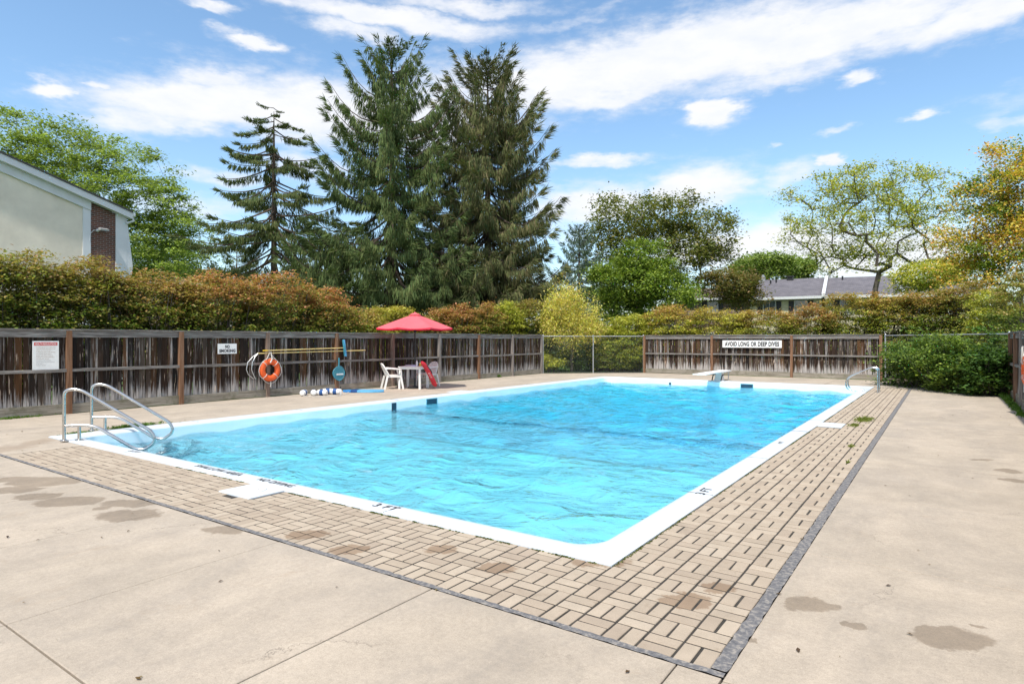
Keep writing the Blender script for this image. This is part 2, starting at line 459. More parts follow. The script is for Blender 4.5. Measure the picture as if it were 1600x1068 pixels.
M_board = make_wood('weathered_board'); M_rail = make_wood('weathered_rail', 'rail'); M_kick = make_wood('kick_board', 'kick')
M_post = make_wood('fence_post', 'post')
M_silver = make_wood('silver_wood', 'board')

M_white = plain('white_plastic', (0.78, 0.77, 0.73), 0.38, var=.04)
M_paintw = plain('white_paint', (0.74, 0.76, 0.78), 0.5, var=.05, nscale=2)
M_black = plain('black_paint', (0.02, 0.02, 0.022), 0.5, var=.2)
M_dark = plain('dark_metal', (0.03, 0.03, 0.032), 0.4, 0.3)
M_galv = plain('galvanised_steel', (0.42, 0.43, 0.44), 0.45, 0.6, nscale=20)
M_steel = plain('brushed_steel', (0.60, 0.59, 0.57), 0.24, 1.0, var=.05, nscale=30)
M_orange = plain('orange_buoy', (0.84, 0.115, 0.015), 0.5, var=.1, nscale=14)
M_rope = plain('white_rope', (0.62, 0.60, 0.55), 0.9, var=.15, nscale=60)
M_red = plain('red_foam', (0.50, 0.014, 0.03), 0.4, var=.08)
M_teal = plain('teal_plastic', (0.045, 0.27, 0.36), 0.45, var=.15, nscale=25)
M_blue = plain('blue_plastic', (0.035, 0.25, 0.62), 0.4, var=.08)
M_lblue = plain('light_blue_vinyl', (0.14, 0.46, 0.76), 0.35, var=.12, nscale=4)
M_navy = plain('navy_foam', (0.012, 0.075, 0.25), 0.55, var=.1)
M_foamw = plain('white_foam', (0.78, 0.78, 0.76), 0.6, var=.08, nscale=30)
M_yellow = plain('yellow_pole', (0.72, 0.55, 0.22), 0.4, var=.15, nscale=10)
M_alu = plain('aluminium', (0.66, 0.66, 0.64), 0.35, 0.7)
M_signw = plain('sign_white', (0.80, 0.79, 0.76), 0.45, var=.05, nscale=20)
M_signr = plain('sign_red', (0.62, 0.05, 0.04), 0.5, var=.1, nscale=30)
M_brown = plain('faded_brown_ink', (0.42, 0.29, 0.19), 0.7, var=.2, nscale=60)
M_ink = plain('worn_black_ink', (0.035, 0.035, 0.04), 0.7, var=.3, nscale=60)
M_grey = plain('grey_plastic', (0.35, 0.35, 0.35), 0.5)
def make_canopy():
    m, t, b = mat('red_canvas')
    g = t.new('ShaderNodeNewGeometry')
    c = t.mix(t.noise(g.outputs['Position'], 3.0, 4), (0.74, 0.115, 0.14), (0.80, 0.16, 0.185))
    t.link(c, b.inputs['Base Color']); b.inputs['Roughness'].default_value = .6
    tr = t.new('ShaderNodeBsdfTranslucent'); tr.inputs[0].default_value = (0.85, 0.03, 0.04, 1)
    ms = t.new('ShaderNodeMixShader'); ms.inputs[0].default_value = 0.2
    o = m.node_tree.nodes['Material Output']
    t.link(b.outputs[0], ms.inputs[1]); t.link(tr.outputs[0], ms.inputs[2]); t.link(ms.outputs[0], o.inputs[0])
    return m
M_canvas = make_canopy()
M_valance = plain('red_valance', (.62, .012, .04), .6)

def make_leaf(name='leaves', trans=0.35, gloss=0.25):
    m, t, b = mat(name)
    at = t.new('ShaderNodeAttribute', attribute_name='col')
    t.link(at.outputs['Color'], b.inputs['Base Color'])
    b.inputs['Roughness'].default_value = .55; b.inputs['Specular IOR Level'].default_value = gloss
    tr = t.new('ShaderNodeBsdfTranslucent')
    t.link(t.mix(1.0, at.outputs['Color'], (1.1, 1.25, 0.55), 'MULTIPLY'), tr.inputs[0])
    ms = t.new('ShaderNodeMixShader'); ms.inputs[0].default_value = trans
    o = m.node_tree.nodes['Material Output']
    t.link(b.outputs[0], ms.inputs[1]); t.link(tr.outputs[0], ms.inputs[2]); t.link(ms.outputs[0], o.inputs[0])
    return m
M_leaf = make_leaf()
M_needle = make_leaf('needles', 0.15, 0.03)
def make_bark(name, c0, c1):
    m, t, b = mat(name)
    g = t.new('ShaderNodeNewGeometry'); n = t.noise(t.vmath('MULTIPLY', g.outputs['Position'], (9, 9, 2)), 1.0, 5, 0.7)
    t.link(t.ramp(n, [(0.3, c0), (0.7, c1)]), b.inputs['Base Color']); b.inputs['Roughness'].default_value = .95
    return m
M_bark = make_bark('grey_bark', (0.06, 0.05, 0.042), (0.16, 0.135, 0.115))
M_barkb = make_bark('brown_bark', (0.05, 0.035, 0.025), (0.13, 0.095, 0.07))
def make_ground():
    m, t, b = mat('ground_soil_and_lawn')
    g = t.new('ShaderNodeNewGeometry'); pos = g.outputs['Position']
    n = t.noise(pos, 1.3, 5, 0.6); f = t.noise(pos, 40, 4, 0.7)
    c = t.ramp(n, [(0.35, (0.045, 0.095, 0.018)), (0.55, (0.06, 0.12, 0.025)), (0.7, (0.10, 0.11, 0.04))])
    fm = t.mapr(f, 0.3, 0.7, 0.6, 1.35)
    t.link(t.mix(1.0, c, t.comb(fm, fm, fm), 'MULTIPLY'), b.inputs['Base Color']); b.inputs['Roughness'].default_value = 1.0
    return m
M_ground = make_ground()
M_soil = plain('soil', (0.11, 0.08, 0.055), 1.0, var=.4, nscale=8, bump=.8, bscale=30)

# ------------------------------------------------------------------ setting: ground
PX0, PX1, PY0, PY1 = -12.02, -1.92, 3.98, 24.10      # outer edge of the coping
def frame_sheet(name, m, X0, X1, Y0, Y1, z, hx0, hx1, hy0, hy1):
    b = MB()
    for (a, c, d, e) in ((X0, hx0, Y0, Y1), (hx1, X1, Y0, Y1), (hx0, hx1, Y0, hy0), (hx0, hx1, hy1, Y1)):
        b.add([(a, d, z), (c, d, z), (c, e, z), (a, e, z)], [(0, 1, 2, 3)])
    return tag(b.build(name, m), kind='structure')
frame_sheet('ground', M_ground, -700, 700, -700, 900, -0.06, PX0 + .05, PX1 - .05, PY0 + .05, PY1 - .05)

# deck outline (convex): left fence, diagonal corners, far fence, right fence
XL, XR = -15.62, 1.75
DECK = [(XL, -9.0), (XR, -9.0), (XR - .25, 22.0), (-1.95, 27.6), (-2.4, 28.15), (-11.8, 28.15), (XL, 24.7)]
def clip(poly, a, b):
    """keep the part of poly left of a->b"""
    out_, n = [], len(poly)
    def side(p): return (b[0] - a[0]) * (p[1] - a[1]) - (b[1] - a[1]) * (p[0] - a[0])
    for i in range(n):
        p, q = poly[i], poly[(i + 1) % n]; sp, sq = side(p), side(q)
        if sp >= 0: out_.append(p)
        if (sp > 0 and sq < 0) or (sp < 0 and sq > 0):
            k = sp / (sp - sq); out_.append((p[0] + (q[0] - p[0]) * k, p[1] + (q[1] - p[1]) * k))
    return out_
bed = MB()
def add_poly(b, poly, z): b.add([(x, y, z) for x, y in poly], [tuple(range(len(poly)))])
def deck_clip(x0, x1, y0, y1):
    p = [(x0, y0), (x1, y0), (x1, y1), (x0, y1)]
    for i in range(len(DECK)):
        p = clip(p, DECK[i], DECK[(i + 1) % len(DECK)])
        if len(p) < 3: return None
    return p
for r in ((XL, PX0 + .05, -9, 30), (PX1 - .05, XR, -9, 30), (PX0 + .05, PX1 - .05, -9, PY0 + .05), (PX0 + .05, PX1 - .05, PY1 - .05, 30)):
    p = deck_clip(*r)
    add_poly(bed, p, -0.030)
deck = tag(bed.build('deck', M_joint), kind='structure')
def slab(x0, x1, y0, y1):
    g = 0.005
    p = deck_clip(x0 + g, x1 - g, y0 + g, y1 - g)
    if not p: return
    cx = sum(a for a, _ in p) / len(p); cy = sum(b for _, b in p) / len(p)
    dz = random.uniform(-.0015, .0015); n = len(p); c = .004
    b = MB()
    inn = []
    for (x, y) in p:
        l = math.hypot(x - cx, y - cy); inn.append((x - (x - cx) / l * c * 1.4, y - (y - cy) / l * c * 1.4))
    vs = [(x, y, -0.05) for x, y in p] + [(x, y, -.004 + dz) for x, y in p] + [(x, y, dz) for x, y in inn]
    fs = [(i, (i + 1) % n, n + (i + 1) % n, n + i) for i in range(n)] + [(n + i, n + (i + 1) % n, 2 * n + (i + 1) % n, 2 * n + i) for i in range(n)] + [tuple(range(2 * n, 3 * n))]
    b.add(vs, fs); b.build('slab', M_conc, deck)
BX1, BY0 = -0.93, 3.02           # outer edge of brick band on the right and near side
BT = 0.072                        # tar strip
NY = BY0 - 0.042
xs = [XL] + [-2.70 + 1.62 * k for k in range(-8, 2) if XL + .3 < -2.70 + 1.62 * k < BX1 - .02] + [BX1 + BT]
ys = [-9, -5.6, -3.9, -2.2, -0.47, 1.23, NY]
for i in range(len(xs) - 1):
    for j in range(len(ys) - 1):
        slab(xs[i], xs[i + 1], ys[j], ys[j + 1])
ys = [-9, -7.6, -5.5, -3.4, -1.3, .83, 2.95] + [2.95 + 2.12 * k for k in range(1, 10)] + [24.15, 30]
for j in range(len(ys) - 1): slab(BX1 + BT, XR + 1, ys[j], ys[j + 1])
slab(XL, -12.78, NY, 4.6); slab(-12.78, PX0, PY0, 5.9); slab(-12.78, -10.67, NY, PY0)
ys = [4.6 + 3.3 * k for k in range(0, 7)] + [30]
for j in range(len(ys) - 1): slab(XL, -12.78, ys[j], ys[j + 1])
ys = [5.9 + 3.3 * k for k in range(0, 6)] + [PY1]
for j in range(len(ys) - 1): slab(-12.78, PX0, ys[j], ys[j + 1])
xs = [-12.78, -9.9, -6.7, -3.5, -0.93 + BT]
for i in range(4):
    slab(xs[i], xs[i + 1], PY1, 25.4); slab(xs[i], xs[i + 1], 25.4, 30)
# tar filled border of the brick band
tb = MB()
def strip(x0, x1, y0, y1, n, alongx):
    """slightly irregular filled joint"""
    vs, fs = [], []
    for i in range(n + 1):
        t_ = i / n; w = random.uniform(-.006, .006)
        if alongx: x = x0 + (x1 - x0) * t_; vs += [(x, y0 + w, .0035), (x, y1 + random.uniform(-.005, .005), .0035)]
        else: y = y0 + (y1 - y0) * t_; vs += [(x0 + w, y, .0035), (x1 + random.uniform(-.005, .005), y, .0035)]
    for i in range(n): fs.append((2 * i, 2 * i + 2, 2 * i + 3, 2 * i + 1) if alongx else (2 * i + 1, 2 * i + 3, 2 * i + 2, 2 * i))
    tb.add(vs, fs)
strip(-12.0, BX1 + BT, NY - .004, BY0, 260, True)
strip(BX1, BX1 + BT + .004, BY0 + .012, 23.95, 400, False)
tag(tb.build('tar_border_strip', M_tar), kind='structure')

# brick paving, basket weave
pb = MB()
add_poly(pb, [(-10.66, BY0), (BX1, BY0), (BX1, PY0 + .02), (-10.66, PY0 + .02)], -0.0038)
add_poly(pb, [(PX1 - .02, PY0 + .02), (BX1, PY0 + .02), (BX1, 23.9), (PX1 - .02, 23.9)], -0.0038)
paving = tag(pb.build('brick_paving', M_joint), kind='structure')
B = (BX1 - PX1) / 5.0
PLATE = [(-6.27, -5.68, 3.56, 4.2), (-2.2, -1.52, 12.56, 13.2)]
bricks = []
def block(cx, cy, par):
    for k in (-1, 1):
        if par: lo, hi = (cx - B / 2, cy + (k - 1) * B / 4), (cx + B / 2, cy + (k + 1) * B / 4)
        else: lo, hi = (cx + (k - 1) * B / 4, cy - B / 2), (cx + (k + 1) * B / 4, cy + B / 2)
        mx_, my_ = (lo[0] + hi[0]) / 2, (lo[1] + hi[1]) / 2
        if any(a - .03 < mx_ < b_ + .03 and c - .03 < my_ < d + .03 for a, b_, c, d in PLATE): continue
        bricks.append((mx_, my_, par))
nx = int((BX1 + 10.66) / B)
for i in range(nx):
    for j in range(5):
        cx, cy = BX1 - B * (i + .5), BY0 + B * (j + .5)
        if cy + B / 2 > PY0 + .03 and cx < PX1: continue
        block(cx, cy, (i + j) % 2)
ny = int((23.9 - BY0) / B)
for i in range(5):
    for j in range(5, ny):
        block(BX1 - B * (i + .5), BY0 + B * (j + .5), (i + j) % 2)
bricks.sort(key=lambda q: q[0] ** 2 + q[1] ** 2 if (Vector((q[0], q[1], 0)).dot(FW) > 0) else 1e9)
hw, hh = B / 2 - .0072, B / 4 - .0072
proto = MB().box((-hw, -hh, -.04), (hw, hh, 0), ch=.003).mesh('brick', M_paver)
rest = MB(); tones = []
for q, (x, y, par) in enumerate(bricks):
    z = random.uniform(-.0008, .0022); rz = (0 if par else math.pi / 2) + random.gauss(0, .010)
    x += random.uniform(-.0015, .0015); y += random.uniform(-.0015, .0015)
    if q < 300:
        o = link('brick', proto, paving, (x, y, z)); o.rotation_euler = (random.gauss(0, .005), random.gauss(0, .005), rz)
    else:
        n0 = len(rest.v)
        rest.box((-hw, -hh, -.04), (hw, hh, 0), Matrix.Translation((x, y, z)) @ Matrix.Rotation(rz, 4, 'Z'), ch=.005)
        tones += [random.random()] * (len(rest.v) - n0)
ro = tag(rest.build('brick_field', M_paver, paving), kind='stuff')
a_ = ro.data.attributes.new('tone', 'FLOAT', 'POINT'); a_.data.foreach_set('value', tones)

# ------------------------------------------------------------------ pool
def rrect(ins, rad, z, nc=10, ns=24):
    x0, x1, y0, y1 = PX0 + ins, PX1 - ins, PY0 + ins, PY1 - ins
    r = rad; pts = []
    cor = [((x1 - r, y0 + r), -90), ((x1 - r, y1 - r), 0), ((x0 + r, y1 - r), 90), ((x0 + r, y0 + r), 180)]
    for k, ((cx, cy), a0) in enumerate(cor):
        for i in range(nc + 1):
            a = R_(a0 + 90 * i / nc); pts.append(Vector((cx + r * math.cos(a), cy + r * math.sin(a), z)))
        (nx_, ny_), a1 = cor[(k + 1) % 4]; a = R_(a1)
        e = Vector((nx_ + r * math.cos(a), ny_ + r * math.sin(a), z)); s_ = pts[-1].copy()
        for i in range(1, ns): pts.append(s_.lerp(e, i / ns))
    return pts
CW = 0.30
def make_poolwhite():
    m, t, b = mat('white_pool_paint')
    g = t.new('ShaderNodeNewGeometry'); pos = g.outputs['Position']
    n = t.noise(pos, 3.0, 6, 0.7); f = t.noise(pos, 60.0, 3, 0.7)
    c = t.mix(t.mapr(n, 0.4, 0.7, 0, .6), (0.55, 0.595, 0.63), (0.48, 0.53, 0.57))
    c = t.mix(t.mapr(f, 0.62, 0.70, 0, .35), c, (0.40, 0.41, 0.40))
    c = t.mix(t.mapr(t.noise(pos, 9.0, 5, 0.75), 0.56, 0.72, 0, .4), c, (0.42, 0.42, 0.39))
    t.link(c, b.inputs['Base Color']); b.inputs['Roughness'].default_value = .55
    return m
M_pw = make_poolwhite()
cop = MB()
cop.ring([rrect(0, .02, -.05), rrect(0, .02, .010), rrect(.012, .03, .018), rrect(.18, .16, .020), rrect(.25, .24, .012), rrect(.285, .28, -.006), rrect(CW, .30, -.03)])
coping = tag(cop.build('pool_coping', M_pw, smooth=True), kind='structure')

def make_liner():
    m, t, b = mat('pale_blue_pool_paint')
    g = t.new('ShaderNodeNewGeometry'); pos = g.outputs['Position']
    n = t.noise(pos, 1.6, 5, 0.6)
    c = t.mix(t.mapr(n, 0.35, 0.7), (0.66, 0.82, 0.90), (0.74, 0.88, 0.94))
    t.link(c, b.inputs['Base Color']); b.inputs['Roughness'].default_value = .6
    return m
M_liner = make_liner()
ZW = -0.20
basin = MB()
IX0, IX1, IY0, IY1 = PX0 + CW, PX1 - CW, PY0 + CW, PY1 - CW
def floor_z(y):
    pts = [(IY0, -.80), (11.7, -.95), (15.5, -1.9), (21.5, -2.2), (IY1, -1.9)]
    for (a, za), (b_, zb) in zip(pts, pts[1:]):
        if y <= b_: return za + (zb - za) * (y - a) / (b_ - a)
    return pts[-1][1]
top = rrect(CW, .30, -.03); low = [Vector((p.x, p.y, floor_z(p.y))) for p in top]
basin.ring([top, low])
nF = 40
for k in range(nF):
    y0 = IY0 + (IY1 - IY0) * k / nF; y1 = IY0 + (IY1 - IY0) * (k + 1) / nF
    basin.add([(IX0, y0, floor_z(y0)), (IX1, y0, floor_z(y0)), (IX1, y1, floor_z(y1)), (IX0, y1, floor_z(y1))], [(0, 1, 2, 3)])
tag(basin.build('pool_basin', M_liner), kind='structure')
M_step = plain('navy_tile', (0.012, 0.05, 0.09), 0.4, var=.15)
# corner steps with dark nosing
def arc(cx, cy, r, n=22): return [(cx + r * math.cos(R_(90 * i / n)), cy + r * math.sin(R_(90 * i / n))) for i in range(n + 1)]
steps = empty('corner_steps', (IX0, IY0, -.9), 0, 'pale blue curved corner steps with dark edge lines below the handrails', 'pool steps')
for k, (r, z) in enumerate(((1.0, -.34), (1.4, -.52), (1.8, -.70))):
    poly = [(0, 0)] + arc(0, 0, r)
    MB().prism(poly, 0.12 - .0 * k, z + .9).build('step', M_liner, steps)
    b = MB(); a1, a0 = arc(0, 0, r + .004), arc(0, 0, r - .10)
    vs = [(x, y, z + .904) for x, y in a0] + [(x, y, z + .904) for x, y in a1] + [(x, y, z + .78) for x, y in a1]
    n = len(a0); fs = []
    for i in range(n - 1): fs += [(i, n + i, n + i + 1, i + 1), (n + i, 2 * n + i, 2 * n + i + 1, n + i + 1)]
    b.add(vs, fs).build('step_edge', M_step, steps)
# break line and wall marks
bl = MB().add([(IX0 + .01, 11.55, floor_z(11.55) + .004), (IX1 - .01, 11.55, floor_z(11.55) + .004), (IX1 - .01, 11.83, floor_z(11.83) + .03), (IX0 + .01, 11.83, floor_z(11.83) + .03)], [(0, 1, 2, 3)])
bl.build('depth_break_line', M_step); tag(S.objects['depth_break_line'], kind='structure')
def wall_fit(name, lo, hi, label, cat):
    b = MB().box(lo, hi); return tag(b.build(name, M_step), label, cat)
yb = onX(615, 630, IX0).y
wall_fit('depth_marker_tile', (IX0 + .002, yb - .07, -.75), (IX0 + .012, yb + .09, -.045), 'dark vertical tile stripe on the left pool wall at the depth break', 'wall tile')
def skimmer(p0, p1, axis, label):
    """frame round a flat dark panel, which stands in for the shaded opening"""
    r = empty('skimmer_opening', ((p0[0] + p1[0]) / 2, (p0[1] + p1[1]) / 2, -.13), 0, label, 'skimmer')
    c = r.location; L = max(abs(p1[0] - p0[0]), abs(p1[1] - p0[1])) / 2
    f, h = MB(), MB()
    Mx = Matrix.Identity(4) if axis == 'y' else Matrix.Rotation(-math.pi / 2, 4, 'Z')
    h.box((-L, .001, -.07), (L, .006, .065), Mx)  # thin panel on the wall, its dark colour painted as the opening's shade
    for lo, hi in (((-L - .02, 0, .065), (L + .02, .014, .085)), ((-L - .02, 0, -.09), (L + .02, .014, -.07)), ((-L - .02, 0, -.07), (-L, .014, .065)), ((L, 0, -.07), (L + .02, .014, .065))):
        f.box(lo, hi, Mx)
    h.build('slot', M_step, r); f.build('frame', M_teal, r)
    return r
s0, s1 = onX(667, 625, IX0), onX(682, 625, IX0)
skimmer((IX0, s0.y), (IX0, s1.y), 'x', 'dark skimmer slot in the left pool wall beside the red umbrella')
s0, s1 = onY(1158, 604, IY1), onY(1176, 604, IY1)
o = skimmer((s0.x, IY1), (s1.x, IY1), 'y', 'dark skimmer slot in the far pool wall right of the diving board')
o.rotation_euler = (0, 0, math.pi)
o.location.y = IY1

# water: a wavy sheet closed into a body that absorbs red light
def make_water():
    m = bpy.data.materials.new('pool_water'); m.use_nodes = True
    t = NT(m.node_tree); t.n.clear()
    o = t.new('ShaderNodeOutputMaterial')
    g = t.new('ShaderNodeNewGeometry'); pos = g.outputs['Position']
    bn = t.new('ShaderNodeBump'); bn.inputs['Strength'].default_value = 1.0; bn.inputs['Distance'].default_value = 0.12
    n1 = t.noise(t.vmath('MULTIPLY', pos, (1.0, 1.25, 1.0)), 1.9, 3, 0.5, 0.8)
    n2 = t.noise(t.vmath('MULTIPLY', pos, (1.0, 1.3, 1.0)), 7.0, 3, 0.55, 0.4)
    t.link(t.math('ADD', n1, t.math('MULTIPLY', n2, 0.16)), bn.inputs['Height'])
    tr = t.new('ShaderNodeBsdfTransparent'); tr.inputs[0].default_value = (0.93, 0.985, 1.0, 1)
    rf = t.new('ShaderNodeBsdfRefraction'); rf.inputs['IOR'].default_value = 1.33; rf.inputs['Roughness'].default_value = 0.0
    rf.inputs[0].default_value = (0.93, 0.985, 1.0, 1)
    t.link(bn.outputs[0], rf.inputs['Normal'])
    gl = t.new('ShaderNodeBsdfGlossy'); gl.inputs['Roughness'].default_value = 0.015
    t.link(bn.outputs[0], gl.inputs['Normal'])
    fr = t.new('ShaderNodeFresnel'); fr.inputs[0].default_value = 1.43; t.link(bn.outputs[0], fr.inputs['Normal'])
    body = t.new('ShaderNodeMixShader'); body.inputs[0].default_value = WATER_REFR
    t.link(tr.outputs[0], body.inputs[1]); t.link(rf.outputs[0], body.inputs[2])
    ms = t.new('ShaderNodeMixShader'); t.link(t.math('MINIMUM', fr.outputs[0], 0.8), ms.inputs[0])
    t.link(body.outputs[0], ms.inputs[1]); t.link(gl.outputs[0], ms.inputs[2]); t.link(ms.outputs[0], o.inputs[0])
    va = t.new('ShaderNodeVolumeAbsorption'); va.inputs[0].default_value = (0.0, 0.92, 1.0, 1); va.inputs[1].default_value = 0.42
    t.link(va.outputs[0], o.inputs['Volume'])
    return m
WATER_REFR = 0.58
M_water = make_water()
gx, gy = 110, 220
X = np.linspace(IX0 - .02, IX1 + .02, gx); Y = np.linspace(IY0 - .02, IY1 + .02, gy)
XX, YY = np.meshgrid(X, Y)
ZZ = np.zeros_like(XX)
for k in range(26):
    wl = rng.uniform(.35, 1.8); th = rng.normal(1.1, .7); amp = .0050 * wl ** .9
    ZZ += amp * np.sin((XX * math.cos(th) + YY * math.sin(th)) * 2 * math.pi / wl + rng.uniform(0, 6.3) + .6 * np.sin(XX * .9 + k) + .5 * np.sin(YY * .7 - k))
vs = np.stack([XX, YY, ZZ + ZW], -1).reshape(-1, 3).tolist(); fs = []
for j in range(gy - 1):
    for i in range(gx - 1):
        a = j * gx + i; fs.append((a, a + 1, a + gx + 1, a + gx))
# close underneath, below the pool floor
bt = len(vs); zb = -3.0
per = [j for j in range(gx)] + [j * gx + gx - 1 for j in range(1, gy)] + [(gy - 1) * gx + i for i in range(gx - 2, -1, -1)] + [j * gx for j in range(gy - 2, 0, -1)]
for i in per: vs.append((vs[i][0], vs[i][1], zb))
n = len(per)
for k in range(n): fs.append((per[k], bt + k, bt + (k + 1) % n, per[(k + 1) % n]))
fs.append(tuple(bt + k for k in range(n - 1, -1, -1)))
wb = MB(); wb.v = vs; wb.f = fs
water = tag(wb.build('pool_water', M_water, smooth=True), kind='structure')

# ------------------------------------------------------------------ lettering
def text_mesh(s, w, h, m, bold=.0, align='CENTER'):
    cu = bpy.data.curves.new('lettering', 'FONT'); cu.body = s; cu.size = 1; cu.offset = bold; cu.align_x = align
    cu.space_character = 1.08
    to = bpy.data.objects.new('lettering', cu); me = bpy.data.meshes.new_from_object(to)
    bpy.data.objects.remove(to)
    n = len(me.vertices); co = np.empty(n * 3, 'f'); me.vertices.foreach_get('co', co); co = co.reshape(-1, 3)
    mn, mxx = co.min(0), co.max(0)
    co[:, 0] = (co[:, 0] - (mn[0] + mxx[0]) / 2) * w / (mxx[0] - mn[0])
    co[:, 1] = (co[:, 1] - (mn[1] + mxx[1]) / 2) * h / (mxx[1] - mn[1])
    me.vertices.foreach_set('co', co.ravel()); me.materials.clear(); me.materials.append(m); me.name = 'lettering'
    return me
def coping_text(s, x, y, w, h, rz, label):
    me = text_mesh(s, w, h, M_ink, .012)
    o = link('painted_lettering', me, None, (x, y, .0235)); o.rotation_euler = (0, 0, rz)
    tag(o, label, 'painted marking')
p = G(600, 796); coping_text('3 FT', p.x, 4.12, .30, .10, 0, 'black painted depth figure on the near white coping, nearest the foreground corner')
p = G(424, 757); coping_text('NO DIVING', p.x + .03, 4.12, .62, .09, 0, 'black painted words behind the square skimmer lid on white coping')
p = G(335, 738); coping_text('SHALLOW AREA', p.x, 4.12, .98, .09, 0, 'worn black painted words, longest on the near white coping')
p = G(1100, 770); coping_text('3 FT', PX1 - .13, p.y, .30, .10, math.pi / 2, 'black painted depth figure low on the right white coping')
p = G(1216, 693); coping_text('4 FT', PX1 - .13, p.y, .22, .07, math.pi / 2, 'small faded depth figure on the right coping near the white lid plate')
p = G(214, 707); coping_text('3 FT', p.x, 4.12, .26, .07, 0, 'faint depth figure on the near coping beside the handrails')
# skimmer deck plates
def plate(x0, x1, y0, y1, label):
    r = empty('skimmer_lid_plate', ((x0 + x1) / 2, (y0 + y1) / 2, 0), 0, label, 'skimmer cover')
    w, h = (x1 - x0) / 2, (y1 - y0) / 2
    MB().box((-w, -h, -.03), (w, h, .013), ch=.004).build('plate', M_pw, r)
    return r
r = plate(-6.25, -5.70, 3.58, PY0 - .002, 'white square skimmer plate with round lid set in the near brick band')
MB().lathe([(.135, .013), (.14, .016), (.136, .022), (.12, .025), (.03, .026)], 32).build('round_lid', M_white, r, True, (-.02, .03, 0))
MB().lathe([(.012, .025), (.012, .030), (.004, .031)], 10).build('lid_knob', M_grey, r, True, (.05, .05, 0))
r = plate(PX1 + .002, -1.52, 12.58, 13.18, 'white rectangular skimmer plate set into the right brick band')
r = plate(-12.42, PX0 - .002, 14.35, 15.0, 'white skimmer plate on the left deck in front of the table')
for k_ in range(1, 9):
    y_ = PY0 + 2.35 * k_
    if abs(y_ - 11.6) > .8:
        for xa, xb in ((IX1 + .03, PX1 - .004), (PX0 + .004, IX0 - .03)): MB().box((xa, y_, .0185), (xb, y_ + .006, .0212)).build('coping_joint', M_tar, coping)
for k_ in range(1, 4):
    for ya, yb_ in ((PY0 + .004, IY0 - .03), (IY1 + .03, PY1 - .004)): MB().box((PX0 + 2.6 * k_, ya, .0185), (PX0 + 2.6 * k_ + .006, yb_, .0212)).build('coping_joint', M_tar, coping)
MB().box((IX1 - .02, 11.60, .0195), (PX1 - .004, 11.615, .0225)).build('coping_joint', M_joint, coping)
MB().box((IX0 + .02, 11.60, .0195), (PX0 + .004, 11.615, .0225)).build('coping_joint', M_joint, coping)

# ------------------------------------------------------------------ wooden fences
def bmesh_board(w, t, h):
    return MB().box((-w / 2, -t / 2, 0), (w / 2, t / 2, h))
board_meshes = {}
def fence(name, A, Bp, posts, label, side, H=1.80, post_h=None):
    """A->Bp run seen from `side` (unit vector towards the viewer); posts: distances along the run"""
    A, Bp = Vector((*A, 0)), Vector((*Bp, 0)); L = (Bp - A).length; u = (Bp - A) / L; s_ = Vector((*side, 0))
    rz = math.atan2(u.y, u.x)
    root = empty(name, A, rz, label, 'fence')
    sy = 1 if (Vector((-u.y, u.x, 0)).dot(s_) > 0) else -1     # local +y towards the viewer?
    def bx(nm, x0, x1, y0, y1, z0, z1, m, j=.003):
        b = MB(); yy = sorted((sy * y0, sy * y1))
        n = max(1, int((x1 - x0) / .4)); cx = (x0 + x1) / 2
        o = MB().box((x0 - cx, yy[0], z0), (x1 - cx, yy[1], z1)).build(nm, m, root, loc=(cx, random.uniform(-j, j), 0))
        o.rotation_euler = (0, random.gauss(0, .0015), 0)
        return o
    for i in range(len(posts) - 1):
        a, c = posts[i] + .05, posts[i + 1] - .05
        dz = random.uniform(-.012, .012)
        bx('top_rail', a, c, .022, .060, H - .16 + dz, H - .015 + dz, M_rail)
        bx('middle_rail', a, c, .022, .085, .90 + dz, .965 + dz, M_rail, .006)
        bx('kick_board', a, c, .022, .055, .02, .215 + dz, M_kick)
        n = int(round((c - a) / .128)); w = (c - a) / n
        for k in range(n):
            x = a + (k + .5) * w; fr = (k % 2 == 0)
            ww = w * (1.0 if not fr else .80) + (.012 if not fr else 0)
            key = (round(ww, 3), fr)
            if key not in board_meshes: board_meshes[key] = bmesh_board(ww, .018, 1.0).mesh('board', M_board)
            o = link('board', board_meshes[key], root, (x, sy * (.010 if fr else -.012), .06 + random.uniform(-.015, .02)))
            o.scale = (random.uniform(.95, 1.0), 1, 1.62 + random.uniform(-.01, .01)); o.rotation_euler = (random.gauss(0, .002), random.gauss(0, .004), random.gauss(0, .02))
        if post_h is None:
            bx('cap_rail', posts[i] - .002, posts[i + 1] - .004, -.045, .085, H - .012 + dz * .4, H + .022 + dz * .4, M_rail)
    for x in posts:
        bx('post', x - .05, x + .05, -.05, .10, -.05, (H - .014) if post_h is None else H + post_h, M_post)
    return root
FX = -15.52
yl = [5.5 + 2.39 * k for k in range(-4, 9)]
fence('wooden_fence', (FX, yl[0]), (FX, yl[-1]), [y - yl[0] for y in yl], 'long weathered dark board fence along the left side behind the table and umbrella', (1, 0))
fence('wooden_fence', (-11.8, 28.12), (-2.02, 28.12), [0, 3.22, 6.55, 9.78], 'far weathered board fence behind the diving board carrying the long white sign', (0, -1), H=1.78)
yr = [22.0 - 1.55 * k for k in range(0, 14)]
for ob_ in (fence('wooden_fence', (1.56, yr[-1]), (1.56, yr[0]), [y - yr[-1] for y in reversed(yr)], 'short visible end of the grey board fence at the right edge', (-1, 0), H=1.78),):
    pass

